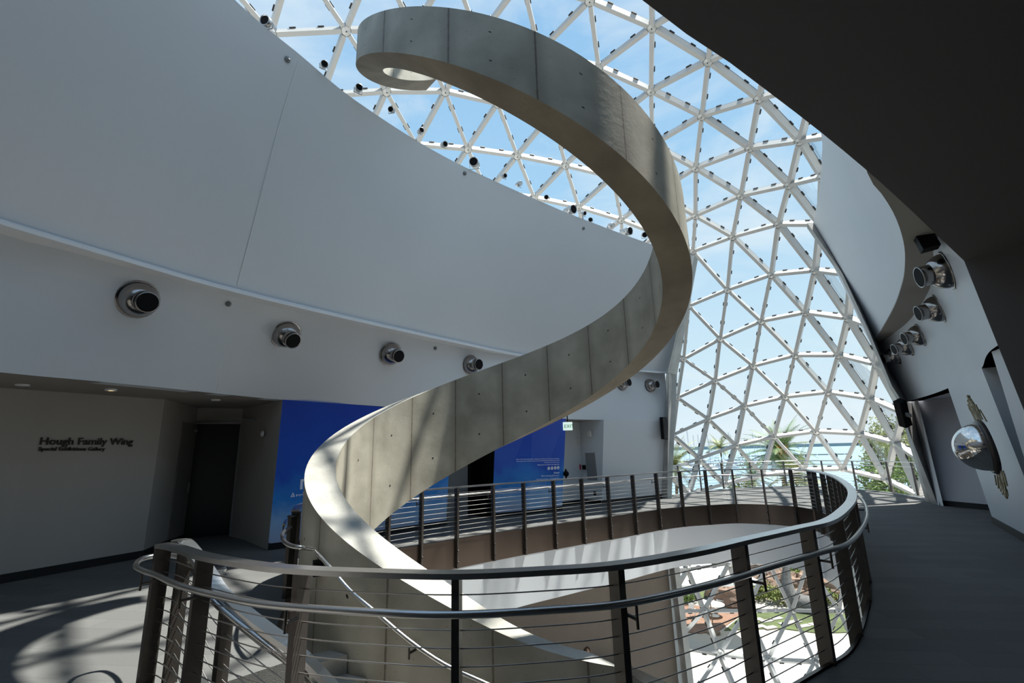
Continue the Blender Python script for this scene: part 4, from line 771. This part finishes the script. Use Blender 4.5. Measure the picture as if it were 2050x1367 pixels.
for body, px0, px1, y0, y1 in (('Disney and Dalí: Architects of the Imagination is organized by The Dalí Museum and The Walt Disney Family Museum', 1033, 1119.5, 920, 918.5), ('with the collaboration of The Walt Disney Studios and the Fundació Gala-Salvador Dalí. Additional support provided', 1033.5, 1119.5, 924, 922),
        ('by community partners and friends of the arts', 1089, 1119.5, 926.3, 925.6), ('Thank you to our sponsors and supporters:', 1075, 1119.5, 931.5, 930), ('Disney', 1108.5, 1119.5, 948, 947), ('Visit St. Petersburg/Clearwater', 1083, 1119, 954, 952.5), ('Tampa Bay Business Systems  •  The Tampa Bay Times', 1073, 1119, 960, 957.5)):
    fit_text('credit_line', body, px0, px1, (y0, y1), mur2_b[0], n2_, (0, 0, 1), .001, 'white', mr)
for x in (1098, 1104.5, 1111, 1117): p = plane_at(x, 937.5-.08*(x-1098), mur2_b[0], n2_)+n2_*.008; mb = MB(); mb.lathe(p, n2_, [(.022, 0), (.022, .004), (.05, .004), (.05, 0)], 16); mb.build('round_icon', 'white', mr)
# convex mirror with gilded leaf sprays
nA = nrm(np.cross(PA[1]-PA[0], PA[3]-PA[0])); nA = nA if nA@(C0-PA[0]) > 0 else -nA; upA = nrm(PA[3]-PA[0]); upA = nrm(V((0, 0, 1))-nA*nA[2])
pm = plane_at(1982, 893, PA[0]+nA*.3, nA); gm = thing('convex_mirror', pm, 'large shiny convex mirror with gilded leaf sprays on the leaning right wall panel', 'mirror'); Rm = .37
mb = MB(); mb.lathe(pm+nA*.06, nA, [(Rm*math.cos(t_), Rm*1.05*math.sin(t_)) for t_ in np.linspace(0, math.pi/2, 14)], 36); mb.build('mirror_dome', 'chrome', gm)
mb = MB(); mb.lathe(pm, nA, [(Rm*1.1, 0), (Rm*1.14, .04), (Rm*1.08, .08), (Rm*1.0, .07)], 36); mb.build('rim', 'steeld', gm)
for sg_, L_, nm in ((1, .46, 'u'), (-1, .42, 'd')):
    mb = MB(); mb.bar(pm+upA*sg_*Rm*.9+nA*.02, pm+upA*sg_*(Rm*.95+L_)+nA*.03, .05, .03, nA)
    for k in range(80):
        f = rng.uniform(0, 1); ang = rng.normal(0, .12); x_ = nrm(np.cross(nA, upA)); b0 = pm+upA*sg_*(Rm*.95+L_*f*.85)+x_*rng.normal(0, .2*(1.12-f)); dr = nrm(upA*sg_*math.cos(ang)+x_*math.sin(ang*2)); l = .12*(1.2-f)+.05
        mb.bar(b0+nA*.02, b0+dr*l+nA*(.03+.02*rng.random()), .035, .014, nA)
    mb.build('leaf_spray', 'rose', gm)
# running shoes on the carpet
def shoe(p, yaw, label):
    t = thing('running_shoe', p, label, 'shoe', None); c, s_ = math.cos(yaw), math.sin(yaw)
    def X(x, y, z): return V(p)+(x*c-y*s_, x*s_+y*c, z)
    prof = [(-.14, .030, .075), (-.10, .038, .10), (-.04, .036, .095), (.03, .042, .07), (.09, .048, .055), (.14, .036, .042), (.16, .01, .03)]
    rows = [[X(x, w_*math.cos(a), .02+max(0, (h-.02)*math.sin(a))) for a in np.linspace(0, math.pi, 9)] for x, w_, h in prof]; mb = MB(); mb.grid(rows); mb.build('upper', 'shoe', t)
    mb = MB(); rows = [[X(x*1.03, w_*1.1*k, z) for k, z in ((-1, .0), (-1, .03), (1, .03), (1, 0))] for x, w_, h in prof]; mb.grid(rows, closed=True, smooth=False); mb.build('sole', 'sole', t)
sp_ = A(432, 1144, 0); shoe(sp_, .1, 'dark running shoe with white sole on the sunlit carpet, toe to the right'); shoe(sp_+(-.12, .16, 0), .35, 'second running shoe half behind the first on the carpet')

# ================================================================== PERSON ON THE LOWER LANDING
yy = 12.6; hp = AY(1176, 1299, yy); gz = -4.75; hs = (hp[2]+.08-gz)/1.70
while not .95 < hs < 1.05: yy += .1 if hs > 1 else -.1; hp = AY(1176, 1299, yy); hs = (hp[2]+.08-gz)/1.70
pr = thing('person', (hp[0], hp[1], gz), 'person with brown hair in a grey shirt, only the head showing above the concrete ribbon', 'person')
def skinmesh(name, pts, edges, rad, m_, parent, org, sub=2):
    me = bpy.data.meshes.new(name); me.from_pydata([tuple(V(p)) for p in pts], edges, []); me.materials.append(M[m_]); o = bpy.data.objects.new(name, me); scene.collection.objects.link(o)
    o.parent = parent; sk_ = o.modifiers.new('Skin', 'SKIN'); sv = me.skin_vertices[0].data
    for i, r in enumerate(rad): sv[i].radius = (r, r)
    sv[0].use_root = True; sb = o.modifiers.new('Sub', 'SUBSURF'); sb.levels = sb.render_levels = sub
    for p_ in me.polygons: p_.use_smooth = True
    return o
pts = [(0, 0, .92), (0, 0, 1.12), (0, .0, 1.34), (0, .0, 1.44), (0, -.01, 1.52), (.17, 0, 1.38), (.24, -.02, 1.12), (.25, -.08, .88), (-.17, 0, 1.38), (-.24, -.02, 1.12), (-.25, -.08, .88),
       (.09, 0, .84), (.10, -.03, .48), (.10, .02, .09), (.10, -.12, .04), (-.09, 0, .84), (-.10, .03, .48), (-.10, .05, .09), (-.10, -.09, .04)]
ed2 = [(0, 1), (1, 2), (2, 3), (3, 4), (2, 5), (5, 6), (6, 7), (2, 8), (8, 9), (9, 10), (0, 11), (11, 12), (12, 13), (13, 14), (0, 15), (15, 16), (16, 17), (17, 18)]
rad = [.14, .13, .14, .06, .055, .065, .045, .03, .065, .045, .03, .09, .06, .045, .035, .09, .06, .045, .035]
skinmesh('body', pts, ed2, rad, 'shirt', pr, None)
def blob(name, c, r, m_, parent, n=18, f=None):
    mb = MB(); rows = []
    for i in range(n+1):
        th = math.pi*i/n; rows.append([V(c)+(r[0]*math.sin(th)*math.cos(a), r[1]*math.sin(th)*math.sin(a), r[2]*math.cos(th)) for a in np.linspace(0, 2*math.pi, n, endpoint=False)])
    mb.grid(rows, closed=True); return mb.build(name, m_, parent)
q = V((hp[0], hp[1], gz)); hd = blob('head', q+(0, -.01, 1.60), (.075, .095, .115), 'skin', pr)
mb = MB()
for i in range(260):
    th, ph = rng.uniform(0, 1.75), rng.uniform(.35, 2*math.pi-.35)-math.pi/2; b0 = q+(0, .0, 1.61)+V((.085*math.sin(th)*math.cos(ph), .105*math.sin(th)*math.sin(ph), .12*math.cos(th))); o_ = nrm(b0-(q+(0, 0, 1.6)))
    mb.tube([b0, b0+o_*.02+(0, .02, -.03), b0+o_*.015+(0, .03, -.12)], .009, 4)
rows = [[q+(0, .012, 1.615)+V((.088*math.sin(t_)*math.cos(a), .108*math.sin(t_)*math.sin(a), .122*math.cos(t_))) for a in np.linspace(-.5, math.pi+.5, 16)] for t_ in np.linspace(0, 1.9, 12)]
mb.grid(rows); mb.build('hair', 'hair', hd)
for sx_ in (-1, 1):
    blob('eye', q+(sx_*.03, -.095, 1.615), (.012, .012, .01), 'white', hd, 8); blob('ear', q+(sx_*.076, 0, 1.59), (.012, .02, .032), 'skin', hd, 8)
    mb = MB(); hp_ = q+(sx_*.25, -.09, .86); mb.box(hp_-(0, 0, .04), ((1, 0, 0), (0, 1, 0), (0, 0, 1)), (.012, .04, .045)); hand = mb.build('hand', 'skin', pr)
    for k in range(4): mb = MB(); mb.tube([hp_+(0, -.03+.02*k, -.08), hp_+(-.01*sx_, -.032+.02*k, -.12), hp_+(-.03*sx_, -.035+.02*k, -.15+.004*abs(k-1.5))], .008, 6); mb.build('finger', 'skin', hand)
    mb = MB(); mb.tube([hp_+(0, -.04, -.02), hp_+(-.01*sx_, -.065, -.06), hp_+(-.01*sx_, -.07, -.09)], .009, 6); mb.build('thumb', 'skin', hand)
blob('nose', q+(0, -.108, 1.59), (.012, .02, .018), 'skin', hd, 8); blob('mouth', q+(0, -.098, 1.548), (.024, .008, .007), 'red', hd, 8)

# ================================================================== OUTDOORS
GZ = -9.5
def flat(name, poly, z0, z1, m_, **kw): mb = MB(); prism(mb, poly, z0, z1); return mb.build(name, m_, **kw)
flat('ground', [(-30, -20), (45, -20), (45, 70), (-30, 70)], GZ-.5, GZ-.02, 'paving', kind='structure')
flat('terrace', [tuple(A(x, y, GZ)[:2]) for x, y in [(1480, 1300), (1560, 1275), (1800, 1305)]]+[(26, 18), (14, 6), (-2, 8), (2, 22)], GZ-.02, GZ+.01, 'paving2', kind='structure')
flat('lawn', [tuple(A(x, y, GZ)[:2]) for x, y in [(1450, 1262), (1490, 1228), (1560, 1226), (1740, 1230), (1820, 1262), (1640, 1268), (1560, 1258)]], GZ-.02, GZ+.03, 'grass', kind='structure')
flat('brick_terrace', [tuple(A(x, y, GZ)[:2]) for x, y in [(1340, 1262), (1345, 1205), (1460, 1222), (1488, 1228), (1440, 1262), (1400, 1268)]], GZ-.02, GZ+.025, 'brick', kind='structure')
hill = MB(); rows = []
for i in range(14):
    row = []
    for j in range(24):
        x = 4+j*1.9; y = 40+i*2.2; row.append((x, y, GZ+.05+2.6*(1-math.cos(min(1, i/9)*math.pi))/2+.25*math.sin(x*.7+i)*min(1, i/4)))
    rows.append(row)
hill.grid(rows); hill.build('grassy_bank', 'grass', kind='structure')
# sea, shore, jetty
mb = MB(); mb.quad((-6000, 62, -10.6), (7000, 62, -10.6), (7000, 8000, -10.6), (-6000, 8000, -10.6)); mb.build('sea', 'water', kind='structure')
mb = MB(); a, b = A(1300, 902, -10.6), A(1640, 891.5, -10.6); da, db_ = nrm(ray(1300, 899)*[1, 1, 0]), nrm(ray(1750, 888)*[1, 1, 0])
P_ = [C0*[1, 1, 0]+da*3600, C0*[1, 1, 0]+db_*4200]; mb.bar(P_[0]+(0, 0, -5), P_[1]+(0, 0, -5), 60, 30); mb.build('far_shore', 'land', kind='structure')
jt = MB(); x = 1488.
while x < 1700:
    L_ = rng.uniform(10, 22); a, b = A(x, 913.5-.022*(x-1488), -10.2), A(min(x+L_, 1702), 913.2-.022*(x-1488), -10.2); jt.bar(a, b, 2.2, 1.6); x += L_+rng.uniform(.5, 3)
tag(jt.build('jetty', 'dock', origin=A(1488, 913, -10.6)), 'low dark broken line of jetty crossing the water', 'jetty')
for y, x0_, x1_, lab in ((931, 1340, 1545, 'nearer timber dock running through the marina'), (922, 1340, 1500, 'farther timber dock behind the moored boats')):
    mb = MB(); a, b = A(x0_, y+3, -9.9), A(x1_, y-2, -9.9); mb.bar(a, b, 3, .5)
    for k in range(24): f = k/23; p = a*(1-f)+b*f; mb.bar(p-(0, 0, 1), p+(0, 0, 1.2), .4, .4, (1, 0, 0))
    tag(mb.build('dock', 'dock', origin=a-(0, 0, .7)), lab, 'dock')
# moored boats
def boat0(kind):
    t = thing('sailboat' if kind else 'motorboat', (0, 0, 0)); L = 9 if kind else 7
    rows = []
    for f in np.linspace(0, 1, 9):
        w_ = 1.45*(math.sin(min(1, f*1.5+.25)*math.pi/2) if f < .5 else math.cos((f-.5)*math.pi)**.6); w_ = max(.02, w_*(.85 if f == 0 else 1)); xx = -L/2+L*f; zt2 = .9+.35*f*f
        rows.append([(xx, -w_, zt2), (xx, -w_*.7, .15), (xx, 0, -.25), (xx, w_*.7, .15), (xx, w_, zt2)])
    mb = MB(); mb.grid(rows); mb.grid([[r[0] for r in rows], [r[-1] for r in rows]], 0, False); mb.add(rows[0], [(0, 1, 2, 3, 4)]); mb.build('hull', 'hull', t)
    mb = MB(); mb.box((-.3, 0, 1.3), ((1, 0, 0), (0, 1, 0), (0, 0, 1)), (1.6, .8, .4)); mb.build('cabin', 'hull', t)
    if kind: mb = MB(); mb.tube([(.6, 0, 1), (.6, 0, 20)], .15, 6); mb.tube([(.6, 0, 2.2), (-3.4, 0, 2.3)], .08, 6); mb.tube([(.6, 0, 19.7), (4.4, 0, 1.2)], .02, 4); mb.tube([(.6, 0, 19.7), (-4.4, 0, 1)], .02, 4); mb.tube([(.6, -.9, 9), (.6, .9, 9)], .05, 4); mb.build('mast', 'mast', t); mb = MB(); mb.tube([(.5, 0, 2.35), (-3.3, 0, 2.45)], .22, 6); mb.build('sail_cover', 'navy', t)
    else: mb = MB(); mb.box((-.5, 0, 2.3), ((1, 0, 0), (0, 1, 0), (0, 0, 1)), (1.3, .9, .06)); [mb.tube([(-.5+sx_*1.2, sy*.8, 1.5), (-.5+sx_*1.2, sy*.8, 2.3)], .04, 4) for sx_ in (-1, 1) for sy in (-1, 1)]; mb.build('canopy', 'navy', t)
    return t
placed = []
def cp(root, loc, rz, sc, label, cat, grp):
    r = root.copy(); scene.collection.objects.link(r)
    for ch in root.children: c_ = ch.copy(); scene.collection.objects.link(c_); c_.parent = r
    r.location = loc; r.rotation_euler = (0, 0, rz); r.scale = (sc,)*3; tag(r, label, cat, grp); return r
pro = {1: boat0(1), 0: boat0(0)}; used = {0: False, 1: False}
bp_ = []
for i in range(34):
    bp_.append((1342+i*5.9+rng.uniform(-2, 2), rng.choice([919.5, 925., 930.5, 937.])+rng.uniform(-1, 1), 1 if i % 4 else 0))
for i in range(10): bp_.append((1344+i*14, 941.5+rng.uniform(-1.5, 1.5), int(i % 3 == 0)))
for x, y, k in bp_:
    for tr_y in range(12):
        loc = tuple(A(x, y-.02*(x-1342), -10.55))
        if all(math.hypot(loc[0]-q_[0], loc[1]-q_[1]) > 9.5 for q_ in placed): break
        y += rng.uniform(-2.5, 2.5); x += rng.uniform(-4, 4); y = min(max(y, 917), 944)
    placed.append(loc); rz = rng.choice([.5, 3.6])+rng.uniform(-.2, .2); sc = rng.uniform(.8, 1.15)
    lab = 'white sailboat with bare mast moored in the far marina' if k else 'small white motorboat with dark canopy moored in the marina'; gp = 'sailboats in the marina' if k else 'motorboats in the marina'; ct = 'sailboat' if k else 'boat'
    if not used[k]: used[k] = True; r = pro[k]; r.location = loc; r.rotation_euler = (0, 0, rz); r.scale = (sc,)*3; tag(r, lab, ct, gp)
    else: cp(pro[k], loc, rz, sc, lab, ct, gp)
# palms
def palm(c, base_z, R, nf, label, m_='frond', tr=.16, fruit=False, fan=False):
    c = V(c); t = thing('palm_tree', (c[0], c[1], base_z), label, 'palm'); mb = MB(); H_ = c[2]-base_z
    pts = [(c[0]+.12*math.sin(k*.9), c[1]+.1*math.cos(k*.7), base_z+H_*k/10) for k in range(11)]; mb.tube(pts, tr, 10); mb.build('trunk', 'trunk', t); mb = MB()
    for k in range(nf):
        az = rng.uniform(0, 2*math.pi); el0 = rng.uniform(-.5, 1.35); L = R*rng.uniform(.85, 1.15); p = c.copy(); d = V((math.cos(az)*math.cos(el0), math.sin(az)*math.cos(el0), math.sin(el0))); n = 13; spn = []
        for i in range(n+1): spn.append(p.copy()); p = p+d*L/n; d = nrm(d+(0, 0, -.085 if el0 > 0 else -.05))
        mb.tube(spn, .018, 4, cap=False)
        for i in range(1, n+1):
            t_ = nrm(spn[i]-spn[i-1]); sd_ = nrm(np.cross(t_, (0, 0, 1))); u_ = np.cross(sd_, t_); ll_ = L*.26*math.sin(math.pi*(.15+.8*i/n))
            for sg2 in (-1, 1):
                for h_ in (0, .5):
                    b0 = spn[i-1]*(1-h_)+spn[i]*h_; tip = b0+sd_*sg2*ll_*.8+t_*ll_*.55+u_*ll_*.12+(0, 0, -ll_*.2); w_ = t_*.028*R/2.5
                    mb.add([b0-w_, b0+w_, tip], [(0, 1, 2)])
    mb.build('crown', m_, t, kind='stuff')
    if fruit:
        mb = MB()
        for k in range(60): p = c+(-.2, -.9, .35)+rng.normal(0, .3, 3); mb.lathe(p, (0, 0, 1), [(0, -.09), (.08, -.04), (.08, .04), (0, .09)], 6)
        mb.build('fruit_cluster', 'fruit', t, kind='stuff')
palm(AY(1562, 908, 53), GZ+1.5, 4.4, 70, 'big green date palm with an orange fruit cluster, right behind the glass', fruit=True, tr=.25)
palm(AY(1441, 896, 75), GZ, 2.5, 40, 'small palm with round crown standing before the marina', 'frondl', .14)
palm(AY(1350, 930, 60), GZ, 4.0, 40, 'pale drooping palm cut off by the end of the left wall', 'frondl', .18)
palm(AY(1592, 955, 50), GZ+1.5, 3.4, 50, 'low bushy palm below the big date palm', 'frondl', .2)
palm(AY(1508, 960, 52), GZ+1.5, 2.4, 34, 'small low palm left of the big date palm', 'frond', .14)
def shrub(c, r, n, m_, name, label, cat, leaf=.12, stem=None):
    c = V(c); t = thing(name, (c[0], c[1], (stem if stem is not None else c[2]-r[2])), label, cat); mb = MB()
    for i in range(n):
        d = nrm(rng.normal(0, 1, 3)); k = rng.uniform(.45, 1.)*(1+.22*math.sin(d[0]*5+d[2]*7+c[0])); p = c+d*k*V(r); a, b = nrm(rng.normal(0, 1, 3)), nrm(rng.normal(0, 1, 3)); l = leaf*rng.uniform(.6, 1.3); mb.add([p-a*l*.5, p+b*l*.4, p+a*l, p-b*l*.4], [(0, 1, 2, 3)])
    mb.build('foliage', m_, t, kind='stuff')
    if stem is not None:
        mb = MB(); mb.tube([(c[0], c[1], stem), (c[0]+.1, c[1], (stem+c[2])/2), tuple(c)], .12, 8)
        for k in range(5): mb.tube([tuple(c-(0, 0, r[2]*.5)), tuple(c+rng.normal(0, .5, 3)*V(r))], .05, 6)
        mb.build('trunk', 'bark', t)
shrub(AY(1775, 912, 27), (1.3, 1.2, 2.0), 4200, 'frondl', 'leafy_tree', 'yellowish green tree behind the glass beside the right column', 'tree', .12, GZ)
shrub(AY(1748, 962, 26), (.8, .9, 1.1), 1600, 'leaf', 'leafy_tree', 'dark rounded tree top low behind the glass at right', 'tree', .1, GZ)
shrub(AY(1815, 880, 30), (1.6, 1.4, 1.6), 2500, 'leafy', 'leafy_tree', 'tree top seen through the last panes next to the right column', 'tree', .14, GZ)
shrub(AY(1800, 975, 25), (1.6, 1.2, 1.4), 2800, 'leaf', 'leafy_tree', 'green tree mass at the foot of the right-hand glass', 'tree', .12, GZ)
shrub(AY(1478, 968, 52), (1.7, 1.5, 1.0), 1500, 'leafy', 'leafy_tree', 'small rounded tree top low at the left of the palms', 'tree', .12, GZ)
# garden seen through the void
def boulder(px, py, r, label, sq=.7):
    p = A(px, py, GZ); me = MB(); rows = []; ph = rng.uniform(0, 6, 4)
    for i in range(9):
        th = math.pi*i/8; row = []
        for a in np.linspace(0, 2*math.pi, 14, endpoint=False):
            k = 1+.16*math.sin(2*a+ph[0])+.12*math.sin(3*a+ph[1]+3*th)+.1*math.sin(5*th+ph[2]); row.append(p+V((r*k*math.sin(th)*math.cos(a), r*k*.8*math.sin(th)*math.sin(a), r*sq*(.75+k*math.cos(th)))))
        rows.append(row)
    me.grid(rows, smooth=False, closed=True); tag(me.build('boulder', 'rock', origin=p), label, 'boulder')
for x, y, r, lab in ((1518, 1162, 1.5, 'big pinkish boulder left of the thin grey tree'), (1560, 1180, 1.25, 'boulder just right of the middle shrubs'), (1535, 1190, 1.0, 'boulder in the middle of the rock bank'), (1500, 1178, 1.1, 'boulder beside the white sunshade'),
        (1600, 1190, 1.2, 'boulder right of the grey tree trunk'), (1632, 1185, 1.3, 'boulder near the right end of the rock bank'), (1660, 1196, 1.2, 'rightmost boulder by the pale wall'), (1462, 1212, 1.1, 'reddish boulder behind the white table'),
        (1440, 1195, 1.0, 'boulder under the edge of the sunshade'), (1615, 1212, .9, 'low boulder by the trunk foot'), (1480, 1196, 1.0, 'boulder between sunshade and shrubs')):
    boulder(x, y, r, lab)
for x, y, r, m_, lab in ((1520, 1200, 1.3, 'leafy', 'bright green shrub in front of the big boulder'), (1565, 1208, 1.1, 'leafy', 'yellow green shrub left of the trunk foot'), (1590, 1160, 1.3, 'leafy', 'golden shrub above the rocks'), (1645, 1165, 1.2, 'leaf', 'green shrub high at the right of the rock bank'),
        (1480, 1212, 1.0, 'leaf', 'dark shrub left of the bright green one'), (1372, 1205, 1.1, 'leaf', 'shrub beside the end column of the lower wall'), (1650, 1208, 1.0, 'leafy', 'low shrub at the right end of the lawn'), (1545, 1150, 1.2, 'leaf', 'dark shrub on the bank top'), (1620, 1145, 1.3, 'leafy', 'shrub on the bank top by the pale wall')):
    p = A(x, y, GZ); shrub(p+(0, 0, .55), (r, r*.8, r*.65), 900, m_, 'garden_shrub', lab, 'shrub', .16)
um = thing('sunshade', A(1405, 1215, GZ), 'large white canvas sunshade over the garden table', 'umbrella'); cU = AY(1416, 1152, 33.0); mb = MB(); rows = []
cor = [(-2.5, -2.1), (2.6, -1.9), (2.4, 2.2), (-2.4, 2.0)]
apex = cU+(0, 0, .75); ring = [cU+V((*c_, 0)) for c_ in cor]
for i in range(4): mb.add([ring[i], ring[(i+1) % 4], apex], [(0, 1, 2)]); mb.quad(ring[i], ring[(i+1) % 4], ring[(i+1) % 4]-(0, 0, .15), ring[i]-(0, 0, .15))
mb.build('canopy', 'canvas', um); mb = MB(); mb.tube([apex, (apex[0], apex[1], GZ)], .04, 8); mb.lathe((apex[0], apex[1], GZ), (0, 0, 1), [(.4, 0), (.4, .08), (.05, .1)], 16); mb.build('pole', 'trunk', um)
tp_ = A(1428, 1209, GZ+.75); tb = thing('garden_table', (tp_[0], tp_[1], GZ), 'round white garden table under the sunshade', 'table'); mb = MB(); mb.lathe(tp_, (0, 0, 1), [(0, -.03), (.72, -.03), (.72, .02), (0, .02)], 24); mb.build('table_top', 'canvas', tb); mb = MB(); mb.tube([(tp_[0], tp_[1], GZ), tp_], .05, 8); mb.lathe((tp_[0], tp_[1], GZ), (0, 0, 1), [(.35, 0), (.3, .04), (0, .05)], 16); mb.build('pedestal', 'canvas', tb)
for x, y, rz, lab in ((1392, 1236, .4, 'white garden chair nearest the lower end column'), (1424, 1232, 2.6, 'white garden chair in front of the round table'), (1445, 1214, 4., 'white garden chair right of the round table')):
    p = A(x, y, GZ); t = thing('garden_chair', p, lab, 'chair'); c_, s_ = V((math.cos(rz), math.sin(rz), 0)), V((-math.sin(rz), math.cos(rz), 0))
    mb = MB(); mb.box(p+(0, 0, .44), (c_, s_, (0, 0, 1)), (.25, .25, .02)); mb.build('seat', 'canvas', t); mb = MB(); mb.box(p+(0, 0, .7)-c_*.24, (c_, s_, (0, 0, 1)), (.02, .25, .25)); mb.build('backrest', 'canvas', t)
    for i in (-1, 1):
        for j in (-1, 1): q = p+c_*.22*i+s_*.22*j; mb = MB(); mb.tube([q, q+(0, 0, .44)], .018, 6); mb.build('leg', 'canvas', t)
# swept grey trunk
tr0 = thing('driftwood_tree', A(1632, 1222, GZ), 'curved bare grey tree trunk sweeping up from the lawn edge', 'tree trunk'); mb = MB()
tp2 = catmull([AY(1650, 1220, 36), AY(1618, 1213, 36.4), AY(1594, 1202, 36.8), AY(1580, 1184, 37.1), AY(1575, 1160, 37.3), AY(1574, 1128, 37.5)], 6)
for i in range(len(tp2)-1): pass
vs_ = []; n = 12
for i, p in enumerate(tp2):
    t_ = nrm(tp2[min(i+1, len(tp2)-1)]-tp2[max(i-1, 0)]); x_ = nrm(np.cross(t_, (0, 1, 0))); y_ = np.cross(t_, x_); r = .62*(1-i/len(tp2))**.8+.14; vs_.append([p+x_*r*math.cos(a)+y_*r*math.sin(a) for a in np.linspace(0, 2*math.pi, n, endpoint=False)])
mb.grid(vs_, closed=True); mb.build('trunk', 'bark', tr0)
for k, (a_, b_) in enumerate((((1576, 1150), (1558, 1120)), ((1575, 1140), (1596, 1112)))): mb = MB(); mb.tube([AY(*a_, 37.4), AY((a_[0]+b_[0])/2, (a_[1]+b_[1])/2, 37.4), AY(*b_, 37.6)], .08, 7); mb.build('branch', 'bark', tr0)
# stepping stones in the lawn
st_ = []
for i, (x, y) in enumerate([(1515, 1240), (1535, 1243), (1555, 1238), (1572, 1248), (1592, 1244), (1610, 1253), (1632, 1249), (1500, 1250), (1520, 1254), (1542, 1256)]):
    p = A(x, y, GZ+.05); mb = MB(); mb.box(p, ((.95, .3, 0), (-.3, .95, 0), (0, 0, 1)), (.42, .2, .03)); tag(mb.build('stepping_stone', 'paving', origin=p), 'pale flat stepping stone set in the lawn', 'stepping stone', 'stepping stones in the lawn')
bpy.context.view_layer.update()
